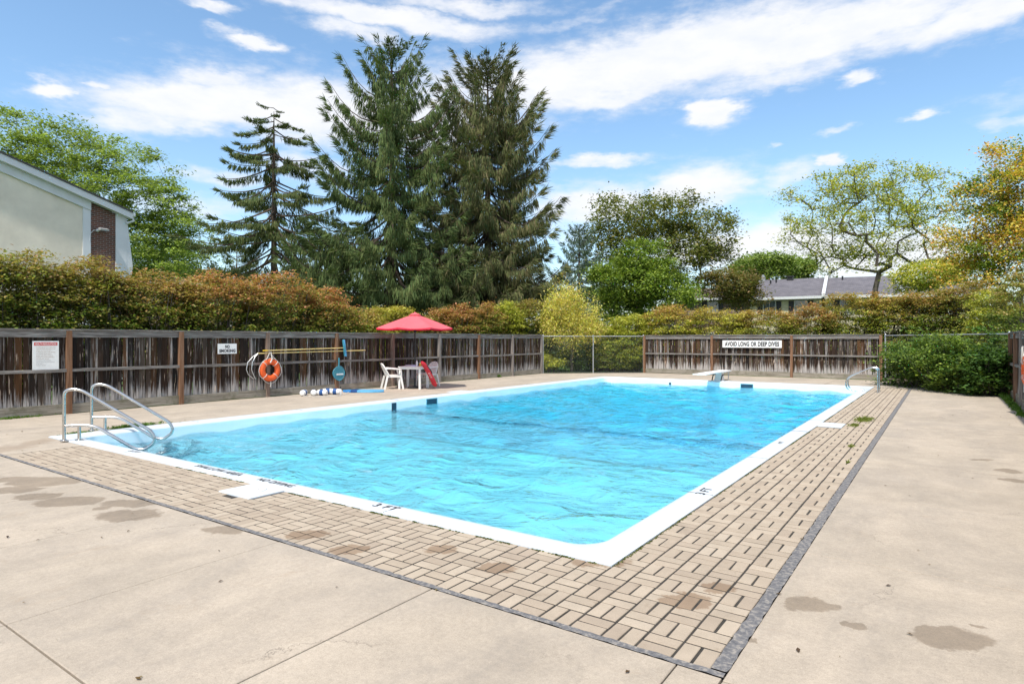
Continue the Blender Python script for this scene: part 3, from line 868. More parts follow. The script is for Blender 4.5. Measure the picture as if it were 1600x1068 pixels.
# ------------------------------------------------------------------ chain link fences
def chainlink(A, Bp, posts, label, H=1.75):
    A, Bp = Vector((*A, 0)), Vector((*Bp, 0)); L = (Bp - A).length; u = (Bp - A) / L
    root = empty('chain_link_fence', A, math.atan2(u.y, u.x), label, 'chain link fence')
    for x in posts:
        MB().tube([(x, 0, -.05), (x, 0, H + .03)], .030, 10).build('post', M_galv, root, True)
        MB().lathe([(.034, 0), (.034, .02), (.015, .045)], 10).build('post_cap', M_galv, root, True, (x, 0, H + .03))
    MB().tube([(0, 0, H), (L, 0, H)], .021, 8).build('top_rail', M_galv, root, True)
    MB().tube([(0, 0, .04), (L, 0, .04)], .004, 4).build('bottom_wire', M_galv, root)
    b = MB(); st = .09; zz0, zz1 = .04, H - .02; h = zz1 - zz0
    def wire(p, q):
        d = (q - p); d.normalize(); nrm = Vector((-d.z, 0, d.x)) * .0007
        b.add([p - nrm, p + nrm, q + nrm, q - nrm], [(0, 1, 2, 3)])
        n2 = Vector((0, .0006, 0)); b.add([p - n2, p + n2, q + n2, q - n2], [(0, 1, 2, 3)])
    x = -h
    while x < L:
        for sgn in (1, -1):
            xa, xb = (x, x + h) if sgn > 0 else (x + h, x)
            p, q = Vector((xa, 0, zz0)), Vector((xb, 0, zz1))
            def cut(pp, qq):
                if pp.x < 0: pp = pp + (qq - pp) * ((0 - pp.x) / (qq.x - pp.x))
                if pp.x > L: pp = pp + (qq - pp) * ((L - pp.x) / (qq.x - pp.x))
                return pp
            if max(xa, xb) > 0 and min(xa, xb) < L: wire(cut(p, q), cut(q, p))
        x += st
    tag(b.build('wire_mesh', M_galv, root), kind='stuff')
    return root
chainlink((FX + .05, 24.72), (-11.9, 28.12), [0.02, 2.45, 4.95], 'open chain link fence across the far left corner in front of the shrubs')
chainlink((-1.88, 28.1), (1.52, 22.1), [0.02, 6.85], 'chain link fence across the far right corner behind the dark green shrub')

# ------------------------------------------------------------------ leaves and trees
def palette(cols, n, w=None):
    cols = np.array(cols, 'f'); w = None if w is None else np.array(w, float) / sum(w)
    c = cols[rng.choice(len(cols), n, p=w)]
    c2 = cols[rng.choice(len(cols), n, p=w)]
    k = rng.random((n, 1)).astype('f') * .5
    return (c * (1 - k) + c2 * k) * rng.uniform(.78, 1.22, (n, 1))
def leaf_obj(name, pts, size, cols, m, parent=None, updir=.6, asp=.55, droop=None, sizevar=.35):
    """one kite-shaped leaf per point; updir: how much leaves face upward"""
    pts = np.asarray(pts, 'f'); n = len(pts)
    nrm = rng.normal(size=(n, 3)); nrm[:, 2] = np.abs(nrm[:, 2]) + updir * 2; nrm /= np.linalg.norm(nrm, axis=1, keepdims=True)
    ax = rng.normal(size=(n, 3))
    if droop is not None: ax = ax * .35 + droop
    ax -= nrm * (ax * nrm).sum(1, keepdims=True); ax /= np.linalg.norm(ax, axis=1, keepdims=True) + 1e-9
    bi = np.cross(nrm, ax)
    s = (size * rng.uniform(1 - sizevar, 1 + sizevar, (n, 1)))
    v = np.empty((n, 4, 3), 'f')
    v[:, 0] = pts - ax * s * .5; v[:, 1] = pts + bi * s * asp * .5 - ax * s * .05; v[:, 2] = pts + ax * s * .5; v[:, 3] = pts - bi * s * asp * .5 - ax * s * .05
    v[:, 1] += nrm * s * .10; v[:, 3] += nrm * s * .10
    return quads_obj(name, v, cols, m, parent)
def quads_obj(name, v, cols, m, parent=None):
    n = len(v); me = bpy.data.meshes.new(name)
    me.vertices.add(n * 4); me.vertices.foreach_set('co', v.astype('f').ravel())
    me.loops.add(n * 4); me.loops.foreach_set('vertex_index', np.arange(n * 4, dtype='i'))
    me.polygons.add(n); me.polygons.foreach_set('loop_start', np.arange(0, n * 4, 4, dtype='i'))
    try: me.polygons.foreach_set('loop_total', np.full(n, 4, dtype='i'))
    except Exception: pass
    me.update(calc_edges=True)
    a = me.attributes.new('col', 'FLOAT_COLOR', 'POINT')
    c = np.ones((n, 4, 4), 'f'); c[:, :, :3] = cols[:, None, :]
    a.data.foreach_set('color', c.ravel())
    me.materials.append(m)
    return link(name, me, parent)

def skeleton(base, targets, trunk_top, r0, wob=.12, expo=2.3, rmin=.012):
    """branches that reach every target from the trunk; returns polylines with radii"""
    nodes = []; par = []
    base = np.array(base, float); tt = np.array(trunk_top, float)
    K = 6
    for i in range(K + 1):
        p = base + (tt - base) * i / K + (rng.normal(size=3) * (r0 * .35) * (1, 1, 0) if 0 < i else 0)
        nodes.append(p); par.append(i - 1)
    tg = np.array(targets, float)
    order = np.argsort(np.linalg.norm(tg - tt, axis=1))
    for t_ in tg[order]:
        N = np.array(nodes[2:]); d = t_ - N; dist = np.linalg.norm(d, axis=1)
        # prefer parents below / inside
        up = d[:, 2] / (dist + 1e-6)
        cost = dist * (1 + .55 * np.clip(-up, 0, 1)) + .10 * np.linalg.norm(N - tt, axis=1)
        j = int(np.argmin(cost)) + 2
        a = nodes[j]; L = np.linalg.norm(t_ - a); k = max(1, int(L / .9)); prev = j
        for s_ in range(1, k + 1):
            f = s_ / k
            p = a + (t_ - a) * f + rng.normal(size=3) * wob * L / k * (1 if s_ < k else 0)
            p[2] += .10 * L * math.sin(math.pi * f) * .6
            nodes.append(p); par.append(prev); prev = len(nodes) - 1
    n = len(nodes); w = np.zeros(n); ch = [[] for _ in range(n)]
    for i in range(1, n): ch[par[i]].append(i)
    rad = np.zeros(n)
    for i in range(n - 1, -1, -1):
        rad[i] = (rmin ** expo if not ch[i] else 0) + sum(rad[c] ** expo for c in ch[i]); rad[i] = rad[i] ** (1 / expo)
    rad *= min(1.0, r0 / rad[0]) if rad[0] > r0 else 1.0
    rad[:7] = np.maximum(rad[:7], r0 * np.linspace(1, .72, 7))
    return nodes, par, rad, ch
def skeleton_mesh(nodes, par, rad, ch, name, m, parent, cut=0.0):
    b = MB(); n = len(nodes)
    main = [max(c, key=lambda q: rad[q]) if c else -1 for c in ch]
    starts = [(-1, 0)] + [(i, c) for i in range(n) for c in ch[i] if c != main[i]]
    for (p0, c) in starts:
        line = [c] if p0 < 0 else [p0, c]
        while main[line[-1]] >= 0: line.append(main[line[-1]])
        if len(line) < 2: continue
        pts = [nodes[q] for q in line]; rr = [max(rad[q], .006) for q in line]
        if p0 >= 0: rr[0] = max(rad[c], .006)
        if max(rr) < cut: continue
        b.tube(pts, rr, 8 if rr[0] > .12 else (5 if rr[0] > .03 else 3), cap=False)
    return b.build(name, m, parent, smooth=True)
def in_blobs(blobs, n, shell=.55):
    """points in a union of ellipsoids, more towards the skin; blobs: (centre, (rx, ry, rz))"""
    vol = np.array([r[0] * r[1] * r[2] for _, r in blobs]); w = vol / vol.sum()
    out_ = []
    for (c, r), k in zip(blobs, rng.multinomial(n, w)):
        d = rng.normal(size=(k, 3)); d /= np.linalg.norm(d, axis=1, keepdims=True)
        q = rng.random((k, 1)) ** (1 / 3); q = shell + (1 - shell) * q if shell > 0 else q
        q = np.where(rng.random((k, 1)) < .25, rng.random((k, 1)) ** .5, q)
        out_.append(np.array(c) + d * q * np.array(r))
    return np.concatenate(out_)
def blobs_px(lst, d, depth=1.0):
    """(px, py, half width px, half height px[, depth offset m]) -> ellipsoids standing d metres away"""
    out_ = []
    for e in lst:
        px, py, hw_, hh_ = e[:4]; dd = d + (e[4] if len(e) > 4 else 0)
        c = P(px, py, dd); k = dd / F_PX
        out_.append((tuple(c), (hw_ * k, hw_ * k * depth, hh_ * k)))
    return out_
def tree(name, base, trunk_h, r0, blobs, ncl, nleaf, size, cols, wts, label, cat='tree', clr=.55, flat=.45, group=None, bark=None,
         updir=.6, tip=None, tipw=.5, shell=.55, droop=None, m=None, wob=.12, cut=0.0, rmin=.012, asp=.55, grade=None):
    base = Vector(base)
    root = empty(name, base, 0, label, cat, group)
    cl = in_blobs(blobs, ncl, shell)
    cl = cl[cl[:, 2] > base.z + .25 * trunk_h] if trunk_h > 1 else cl[cl[:, 2] > .15]
    nodes, par, rad, ch = skeleton(base, cl, (base.x, base.y, base.z + trunk_h), r0, wob, rmin=rmin)
    tr = skeleton_mesh(nodes, par, rad, ch, 'trunk', bark or M_bark, root, cut)
    tr.matrix_parent_inverse = Matrix.Translation(-base)
    per = nleaf // len(cl)
    idx = np.repeat(np.arange(len(cl)), per)
    crad = clr * rng.uniform(.6, 1.35, len(cl))
    g_ = rng.normal(size=(len(idx), 3)) * .5
    pts = cl[idx] + g_ * crad[idx][:, None] * np.array((1, 1, flat))
    ctone = rng.uniform(.82, 1.18, (len(cl), 1))[idx]
    c = palette(cols, len(idx), wts) * ctone
    if tip is not None:
        zmx = cl[:, 2].max(); zmn = cl[:, 2].min()
        k = np.clip(((pts[:, 2] - zmn) / (zmx - zmn) - .62) / .38 + rng.normal(0, .28, len(pts)) + rng.normal(0, .22, len(cl))[idx], 0, 1)[:, None] * tipw
        c = c * (1 - k) + palette(tip, len(idx)) * k
    if grade is not None:   # clusters drawn from a second palette (autumn patches)
        gc, frac = grade
        pick = (rng.random(len(cl)) < frac)[idx] & (rng.random(len(idx)) < .8)
        c[pick] = palette(gc, int(pick.sum()))
    cr = leaf_obj('crown', pts, size, np.clip(c * 1.8, .004, .7), m or M_leaf, root, updir, asp, droop)
    cr.matrix_parent_inverse = Matrix.Translation(-base)
    return root

GREEN = [(.065, .10, .022), (.09, .13, .028), (.05, .078, .018), (.12, .16, .038)]
LOCUST = [(.17, .21, .055), (.13, .17, .05), (.21, .25, .065), (.09, .12, .035)]
MAPLE = [(.12, .165, .028), (.08, .12, .022), (.18, .22, .035), (.055, .085, .018)]
OLIVE = [(.085, .10, .03), (.11, .115, .035), (.06, .08, .022), (.14, .12, .04)]
AUT = [(.44, .25, .05), (.50, .32, .07), (.40, .18, .06), (.34, .28, .06)]
YEL = [(.42, .34, .06), (.34, .31, .06), (.46, .33, .13), (.26, .28, .05), (.44, .28, .12)]
BUSH = [(.085, .135, .025), (.125, .165, .032), (.06, .10, .02), (.18, .19, .04), (.19, .135, .05)]
BUSHY = [(.30, .29, .05), (.22, .23, .045), (.36, .31, .06), (.14, .165, .03)]
REDT = [(.30, .10, .06), (.34, .15, .085), (.24, .12, .05), (.22, .17, .05)]
DEEP = [(.035, .07, .018), (.052, .10, .025), (.08, .135, .03), (.025, .052, .015)]

# big feathery tree behind the left house
tree('locust_tree', P(150, 540, 47) * 1, 4.5, .42,
     blobs_px([(10, 232, 90, 62), (100, 250, 80, 60), (190, 290, 80, 75), (240, 330, 70, 60), (285, 390, 60, 50), (60, 320, 100, 60), (-80, 260, 80, 80), (230, 270, 40, 30), (180, 380, 90, 60)], 47, 1.0),
     560, 68000, .27, LOCUST, None, 'large feathery light green tree rising behind the left house', clr=1.05, flat=.35, updir=.8, asp=.42)
tree('maple_tree', P(255, 540, 60), 4, .3, blobs_px([(240, 395, 60, 45), (310, 410, 60, 25), (205, 420, 60, 30)], 60), 120, 16000, .26, GREEN, None,
     'darker green tree low between the left house and the sparse spruce', clr=1.2)

# spruces
def spruce(base, H, prof, nb, spr, label, sparse=0.0, wid=.20, hang=.42, cols=None, lean=0.0, up=.30, z0=.6, rise=(-.28, -.06, .38, .85, 1.0), curl=1.0):
    base = Vector(base); root = empty('spruce_tree', base, 0, label, 'tree')
    tb_ = MB(); n = 14
    tb_.tube([base + Vector((lean * (i / n) ** 2, 0, H * .985 * i / n)) for i in range(n + 1)], [.32 * (H / 20) * (1 - i / n) ** .8 + .015 for i in range(n + 1)], 8)
    bx_ = []; V = []; C = []
    cols = cols or [(.042, .064, .026), (.056, .082, .030), (.074, .100, .036), (.090, .102, .040)]
    ph = rng.uniform(0, 6.28)
    tzs = np.sort(rng.uniform(0, 1, nb)) ** .92
    for i, t_ in enumerate(tzs):
        z = z0 + (H - z0) * t_
        Lr = np.interp(t_, [p[0] for p in prof], [p[1] for p in prof])
        az_ = ph + i * 2.39996 + rng.normal(0, .25)
        L = Lr * rng.uniform(.70, 1.12)
        if L < .12: L = .12
        dirh = np.array((math.cos(az_), math.sin(az_), 0)); sd = np.array((-math.sin(az_), math.cos(az_), 0))
        a1 = np.interp(t_, [0, .4, .75, .93, 1], rise) + rng.normal(0, .15); a2 = np.interp(t_, [0, .5, .85, 1], [.22, .16, up, .1]) * curl
        o0 = np.array((base.x + lean * t_ * t_, base.y, base.z + z))
        def axis(s_): return o0 + dirh * (L * s_)[:, None] + np.array((0, 0, 1.)) * (L * (a1 * s_ - .30 * curl * np.sin(np.pi * s_ * .8) + a2 * s_ ** 2.5))[:, None]
        ss = np.linspace(0, 1, 7); ap = axis(ss)
        tb_.tube([Vector(p) for p in ap], [(.012 + .012 * L) * (1 - .85 * s_) + .004 for s_ in ss], 4, cap=False)
        k = int(spr * L * 1.5) + 18
        s_ = rng.uniform(.12 + sparse * .12, 1, k) ** .8
        # side twigs: quantised so foliage gathers in fingers
        fing = np.round(s_ * (5 + L * 1.8)) / (5 + L * 1.8)
        s_ = np.where(rng.random(k) < .75, np.clip(fing + rng.normal(0, .012, k), 0, 1), s_)
        wmax = (wid * L * (1.12 - s_) ** .8 + .10)
        w = rng.uniform(-1, 1, k) * wmax
        p = axis(s_) + sd * w[:, None] + dirh * (np.abs(w) * .45)[:, None]
        p[:, 2] -= np.abs(w) * .22 + rng.uniform(0, .10, k)
        hl = hang * rng.uniform(.45, 1.3, k) * (1 if t_ < .93 else .6) * (.55 + .45 * np.clip(L / 2.5, 0, 1))
        hd = np.stack([rng.normal(0, .20, k), rng.normal(0, .20, k), -np.ones(k)], 1) + dirh * .25
        tipf = (s_ > .88) | (t_ > .9)
        hd = np.where(tipf[:, None], dirh * 1.0 + np.array((0, 0, .35 if t_ > .5 else -.2)) + rng.normal(0, .3, (k, 3)), hd)
        hd /= np.linalg.norm(hd, axis=1, keepdims=True)
        cr_ = rng.normal(size=(k, 3)); cr_ -= hd * (cr_ * hd).sum(1, keepdims=True); cr_ /= np.linalg.norm(cr_, axis=1, keepdims=True)
        wd = rng.uniform(.014, .030, k)
        v = np.empty((k, 4, 3)); v[:, 0] = p; v[:, 1] = p + hd * (hl * .42)[:, None] + cr_ * wd[:, None]; v[:, 2] = p + hd * hl[:, None]; v[:, 3] = p + hd * (hl * .42)[:, None] - cr_ * wd[:, None]
        V.append(v); cc = palette(cols, k, None) * rng.uniform(.8, 1.2)
        C.append(cc)
    tr = tb_.build('trunk', M_barkb, root, True); tr.matrix_parent_inverse = Matrix.Translation(-base)
    cr = quads_obj('crown', np.concatenate(V), np.clip(np.concatenate(C) * 1.7, .004, .5).astype('f'), M_needle, root); cr.matrix_parent_inverse = Matrix.Translation(-base)
    return root
def sp_base(px, d): 
    q = P(px, 530, d); q.z = 0; return q
D2 = 38.0
def hgt(py, d): return CAMH + (HOR - py) / F_PX * d
def pr(lst, d, H): return sorted([((hgt(py, d)) / H, hw * d / F_PX) for py, hw in lst])
H = hgt(62, D2)
spruce(sp_base(612, D2), H, pr([(62, 3), (95, 28), (140, 62), (200, 92), (270, 112), (350, 128), (430, 140), (520, 150), (590, 120)], D2, H), 215, 92, 'tallest dark spruce left of the umbrella with an upright bare tipped crown', wid=.17, hang=.52)
D3 = 40.0; H = hgt(96, D3)
spruce(sp_base(762, D3), H, pr([(96, 4), (120, 38), (170, 70), (230, 92), (300, 108), (380, 118), (450, 118), (520, 120), (590, 100)], D3, H), 235, 94, 'broad dark spruce directly right of the tallest one with brown hanging twigs', wid=.17, hang=.6,
       cols=[(.055, .068, .030), (.072, .086, .034), (.095, .104, .042), (.115, .094, .052)])
D1 = 41.0; H = hgt(168, D1)
spruce(sp_base(428, D1), H, pr([(168, 22), (180, 46), (215, 62), (250, 78), (300, 112), (350, 126), (400, 128), (450, 95), (560, 60)], D1, H), 108, 88, 'thin sparse spruce with drooping top and gaps of sky between branches', sparse=.5, wid=.14, hang=.40, rise=(-.50, -.32, -.15, -.15, -.05), up=.05, curl=.35,
       cols=[(.04, .06, .024), (.06, .082, .03), (.085, .09, .035)])
D4 = 52.0; H = hgt(352, D4)
spruce(sp_base(905, D4), H, pr([(352, 4), (385, 26), (420, 48), (470, 60), (560, 66)], D4, H), 130, 60, 'small grey green spruce between the big spruces and the bright maple', wid=.2, hang=.4, cols=[(.07, .10, .07), (.05, .08, .05), (.09, .12, .09)])
spruce(sp_base(500, 36), hgt(375, 36), pr([(375, 5), (400, 45), (450, 75), (520, 90), (590, 90)], 36, hgt(375, 36)), 90, 72, 'low dense spruce filling in below the left of the tallest spruce', wid=.22, hang=.5)
spruce(sp_base(690, 37), hgt(372, 37), pr([(372, 5), (400, 40), (450, 72), (520, 90), (590, 90)], 37, hgt(372, 37)), 90, 72, 'low dense spruce filling the gap between the two tallest spruces', wid=.22, hang=.5)
spruce(sp_base(370, 46), hgt(385, 46), pr([(385, 5), (410, 35), (450, 60), (560, 70)], 46, hgt(385, 46)), 60, 50, 'short dark spruce under the left branches of the thin sparse one', wid=.2, hang=.4)

tree('oak_tree', sp_base(1045, 56), 5.0, .38, blobs_px([(985, 345, 75, 38), (1045, 335, 70, 32), (1090, 370, 60, 45), (960, 400, 55, 60), (1110, 420, 42, 45), (1030, 400, 90, 60)], 56), 330, 30000, .27, OLIVE, None,
     'large rounded olive green tree with thin leaves behind the bright maple', clr=1.1, flat=.6, rmin=.02)
tree('maple_tree', sp_base(1005, 36), 2.2, .2, blobs_px([(1000, 408, 45, 35), (985, 440, 62, 38), (1030, 460, 50, 40), (960, 478, 38, 26)], 36), 200, 42000, .15, MAPLE, None,
     'dense bright green maple behind the yellow weeping tree', clr=.62, flat=.5, shell=.7)
tree('plum_tree', sp_base(1140, 48), 2.5, .2, blobs_px([(1140, 445, 42, 28), (1165, 470, 30, 14)], 48), 90, 9000, .2, [(.10, .085, .03), (.14, .09, .04), (.07, .08, .025)], None,
     'brownish low tree in front of the grey roofed row houses', clr=.8)
tree('weeping_tree', sp_base(893, 30.5), 1.9, .09, blobs_px([(882, 475, 32, 30), (915, 497, 26, 26), (862, 490, 20, 24), (893, 515, 44, 24)], 30.5), 150, 15000, .105, YEL, None,
     'yellow weeping tree standing behind the chain link corner', clr=.42, flat=1.3, droop=np.array((0, 0, -1.2)), asp=.4, rmin=.008)
tree('honey_locust_tree', sp_base(1365, 46), 4.0, .30,
     blobs_px([(1290, 300, 62, 32), (1365, 285, 75, 30), (1440, 300, 60, 34), (1270, 365, 48, 44), (1350, 350, 80, 60), (1440, 370, 62, 50), (1330, 410, 60, 22), (1480, 330, 30, 40)], 46), 420, 21000, .22,
     [(.19, .22, .035), (.26, .25, .04), (.12, .16, .03), (.32, .27, .05)], None, 'open airy honey locust with bare dark limbs and thin yellow green leaves', clr=.85, flat=.5, asp=.4, rmin=.022, wob=.05, shell=.72)
tree('autumn_maple_tree', sp_base(1590, 34), 3.5, .3,
     blobs_px([(1585, 245, 38, 34), (1570, 310, 62, 50), (1540, 375, 60, 50), (1600, 400, 70, 60), (1650, 300, 80, 80), (1515, 420, 45, 30), (1530, 300, 22, 30)], 34), 300, 46000, .16, MAPLE, None,
     'tall maple at the right edge turning orange and gold', clr=.8, flat=.55, grade=(AUT, .72))
tree('maple_tree', sp_base(1455, 40), 2.2, .2, blobs_px([(1450, 430, 45, 18), (1490, 420, 30, 20), (1425, 445, 30, 12)], 40), 80, 10000, .16, BUSHY, None,
     'yellow green tree low behind the right hedge in front of the roofs', clr=.7, flat=.5)
for (px, py, w_, h_, d_, lb) in ((1200, 415, 45, 18, 85, 'far green trees over the roof of the brown roofed house'), (1245, 418, 22, 12, 90, 'small far green tree over the grey roof ridge'), (1170, 420, 25, 16, 92, 'far green tree left end of the grey roof ridge')):
    tree('ash_tree', sp_base(px, d_), 5, .25, blobs_px([(px, py, w_, h_), (px, py + 25, w_ * .8, 22)], d_), 80, 9000, .4, GREEN + LOCUST, None, lb, clr=1.5)

# shrubs of the hedge
def shrub(name, cx, cy, w, dpt, h, rz, cols, label, n=19000, tip=REDT, tipw=.6, cat='shrub', size=.078, z0=.1, group=None, ncl=230, grade=None, loose=0.0):
    """boxy-rounded bush of layered sprays"""
    ca, sa = math.cos(rz), math.sin(rz)
    k = ncl
    q = rng.uniform(-1, 1, (k * 6, 3)); rr = (np.abs(q[:, 0]) ** 3.2 + np.abs(q[:, 1]) ** 3.0 + np.abs(q[:, 2]) ** 3.4)
    q = q[(rr < 1)]; rr = rr[rr < 1]
    keep = rng.random(len(q)) < (.25 + .75 * rr); q = q[keep][:k]
    lump = .12 * np.sin(q[:, 0] * 5 + cx) + .09 * np.sin(q[:, 0] * 9 + cy)
    x = q[:, 0] * w / 2; y = q[:, 1] * dpt / 2; z = z0 + (q[:, 2] * .5 + .5) * (h - z0 - .1) + lump * (q[:, 2] > .4)
    base = Vector((cx, cy, 0)); root = empty(name, base, 0, label, cat, group)
    cl = np.stack([cx + x * ca - y * sa, cy + x * sa + y * ca, z], 1) + rng.normal(0, loose + 1e-6, (len(z), 3))
    stems = MB()
    for i in range(0, len(cl), 3):
        a = Vector((cx + (cl[i, 0] - cx) * .35 + rng.normal(0, .08), cy + (cl[i, 1] - cy) * .3, -.05)); e = Vector(cl[i])
        m_ = a.lerp(e, .5) + Vector((rng.normal(0, .1), rng.normal(0, .1), .12 * e.z))
        stems.tube([a, m_, e], [.022, .014, .004], 4, cap=False)
    st = stems.build('stems', M_bark, root, True); st.matrix_parent_inverse = Matrix.Translation(-base)
    per = n // len(cl); idx = np.repeat(np.arange(len(cl)), per)
    g_ = rng.normal(size=(len(idx), 3)) * np.array((.155, .155, .05)) * rng.uniform(.7, 1.5, len(cl))[idx][:, None]
    pts = cl[idx] + g_
    c = palette(cols, len(idx)) * rng.uniform(.68, 1.3, (len(cl), 1))[idx]
    if tip is not None:
        kk = np.clip((pts[:, 2] / h - .62) / .30 + rng.normal(0, .3, len(pts)) + rng.normal(0, .3, len(cl))[idx], 0, 1)[:, None] * tipw
        c = c * (1 - kk) + palette(tip, len(idx)) * kk
    if grade is not None:
        pick = (rng.random(len(cl)) < grade[1])[idx] & (rng.random(len(idx)) < .8); c[pick] = palette(grade[0], int(pick.sum()))
    cr = leaf_obj('crown', pts, size, np.clip(c * 1.7, .004, .6), M_leaf, root, .9, .6); cr.matrix_parent_inverse = Matrix.Translation(-base)
    return root
GH = 'burning bushes of the hedge behind the fences'
def sh_px(px, X, **k): return onX(px, 530, X).y
HX = -17.35
for (px, top, w_, tw, lb, cl_) in (
    (-95, 392, 3.4, .15, 'dark green hedge bush outside the left house, first at the left edge', BUSH),
    (25, 392, 2.9, .35, 'green hedge bush under the cream gable wall at the left edge', BUSH),
    (135, 408, 2.7, .45, 'hedge bush with bare twigs showing, under the brick strip of the house', BUSH),
    (240, 424, 2.7, .6, 'green and rust hedge bush between the no smoking sign and the house', BUSH),
    (340, 424, 2.8, .95, 'hedge bush with pinkish red top left of the lifebuoy poles', BUSH),
    (432, 424, 2.9, 1.0, 'rust red topped hedge bush above the orange lifebuoy', BUSH),
    (505, 452, 2.5, 1.0, 'rounded red topped bush ending the left hedge', BUSH)):
    c = onX(px, 530, HX); d_ = Vector((c.x, c.y, 0)).dot(FW)
    shrub('burning_bush', c.x, c.y, w_, 2.0, hgt(top, d_), math.pi / 2, cl_, lb, n=28000, tipw=tw, group=GH, size=.085, ncl=420, z0=.5)
for (px, d_, top, w_, cl_, tp, tw, lb) in (
    (565, 24.5, 487, 1.9, BUSH + YEL[:1], REDT, .5, 'low straggly bush just left of the red umbrella'),
    (612, 27.0, 475, 2.1, BUSHY, REDT, .3, 'yellow green bush rising behind the red umbrella'),
    (655, 28.0, 498, 1.8, BUSH, REDT, .5, 'low bush hidden behind the red umbrella canopy'),
    (705, 29.0, 476, 2.4, BUSH + REDT[1:3], REDT, .9, 'brownish pink bush right of the red umbrella'),
    (755, 30.0, 475, 2.0, BUSH, REDT, .8, 'rust tinted bush over the fence between umbrella and bright green bush'),
    (790, 31.0, 473, 1.6, BUSHY, None, 0, 'bright yellow green bush above the end of the left fence'),
    (830, 32.0, 466, 2.6, BUSH, REDT, .4, 'dark mixed bush beside the yellow weeping tree'),
    (948, 33.0, 505, 2.0, BUSH, REDT, .3, 'dim brown green bush right of the yellow weeping tree'),
    (985, 31.5, 490, 2.2, BUSHY, None, 0, 'yellow green bush starting the far right hedge'),
    (1045, 30.8, 477, 3.0, BUSHY, REDT, .7, 'yellow green hedge bush with a red top left of the long white sign'),
    (1120, 30.0, 481, 3.0, BUSHY, REDT, .45, 'yellow green hedge bush above the fence sign, left half'),
    (1195, 29.3, 483, 2.9, BUSHY + BUSH, REDT, .6, 'hedge bush above the right end of the white sign'),
    (1264, 28.6, 476, 2.4, BUSH, REDT, .8, 'rust brown hedge bush right of the long white sign'),
    (1330, 28.2, 457, 2.9, BUSHY + BUSH, REDT, .5, 'tall gold green hedge bush in front of the white roof edge'),
    (1395, 27.5, 455, 2.7, BUSHY + BUSH, REDT, .6, 'tall hedge bush over the far corner post of the wooden fence'),
    (1455, 26.6, 450, 2.6, BUSH, REDT, .6, 'tall olive hedge bush behind the far right chain link'),
    (1515, 25.6, 440, 2.6, BUSH, REDT, .5, 'tall dark hedge bush near the right fence corner')):
    c = sp_base(px, d_)
    shrub('burning_bush', c.x, c.y, w_, 1.9, hgt(top, d_), YAW * (0 if px > 930 else 1), cl_, lb, n=23000, tip=tp, tipw=tw, group=GH, size=.095, ncl=360)
c = sp_base(1592, 20.5)
shrub('viburnum_bush', c.x + .75, c.y, 3.0, 2.6, hgt(424, 20.5), .3, [(.13, .18, .05), (.09, .14, .04), (.20, .22, .06)], 'large pale green bush with pinkish tips leaning over the right fence', n=24000, tip=REDT, tipw=.5, size=.085, ncl=300, z0=.8)
c = sp_base(1540, 23.0)
shrub('forsythia_bush', c.x + .2, c.y + .3, 1.6, 1.6, hgt(452, 23.0), .3, BUSHY, 'bright yellow green bush between the dark hedge and the pale right bush', n=11000, tip=None, size=.085, ncl=130, z0=1.2)
# big dark green shrubs spilling over the deck edge
for (px, d_, top, w_, lb, cl_) in ((1500, 18.9, 528, 2.4, 'lush dark green shrub spilling over the deck at the far right corner', GREEN + MAPLE), (1440, 21.0, 530, 2.2, 'bright green shrub pushing through the chain link, left of the dark one', GREEN + DEEP + MAPLE), (1551, 17.8, 540, 1.4, 'dark leafy shrub beside the end of the right fence', DEEP)):
    c = sp_base(px, d_)
    shrub('privet_shrub', c.x, c.y, w_, 1.5, hgt(top, d_), R_(-60), cl_, lb, n=14000, tip=None, size=.10, ncl=200, z0=.05, loose=.20)
c = sp_base(1405, 26.6); shrub('twiggy_shrub', c.x, c.y, 1.3, .9, 1.5, 0, BUSH, 'thin leggy shrub at the base of the far fence corner', n=3000, size=.08, ncl=60)
for (px, d_, top, w_, n_, lb, cl_) in ((862, 30.3, 553, 1.1, 2600, 'small yellow green shrub at the end of the left fence behind the chain link', BUSHY), (905, 31.0, 540, 1.6, 5000, 'leafy shrub under the yellow weeping tree', GREEN),
                               (965, 30.6, 527, 2.6, 15000, 'dense green shrub filling the right half of the chain link corner', GREEN + BUSHY), (930, 32.3, 530, 2.4, 9000, 'dark green shrub behind the middle chain link post', DEEP + GREEN)):
    c = sp_base(px, d_); shrub('privet_shrub', c.x, c.y, w_, 1.2, hgt(top, d_), R_(40), cl_, lb, n=n_, tip=None, size=.085, ncl=max(40, n_ // 80), z0=.15)

# distant belt of trees closing the horizon
n_ = 38000; th_ = rng.uniform(-1.2, 1.25, n_); dd_ = 105 + rng.normal(0, 4, n_); hh_ = (9.5 - 3.0 * np.clip(th_, -1, 1) + 1.6 * np.sin(th_ * 17) + 1.0 * np.sin(th_ * 41 + 1)) * rng.random(n_) ** .6
pp_ = np.stack([-sn * dd_ * np.cos(th_) + cs * dd_ * np.sin(th_), cs * dd_ * np.cos(th_) + sn * dd_ * np.sin(th_), hh_], 1)
tag(leaf_obj('far_treeline', pp_, .75, palette(GREEN, n_) * 1.2, M_leaf, None, .5, .7), kind='stuff')
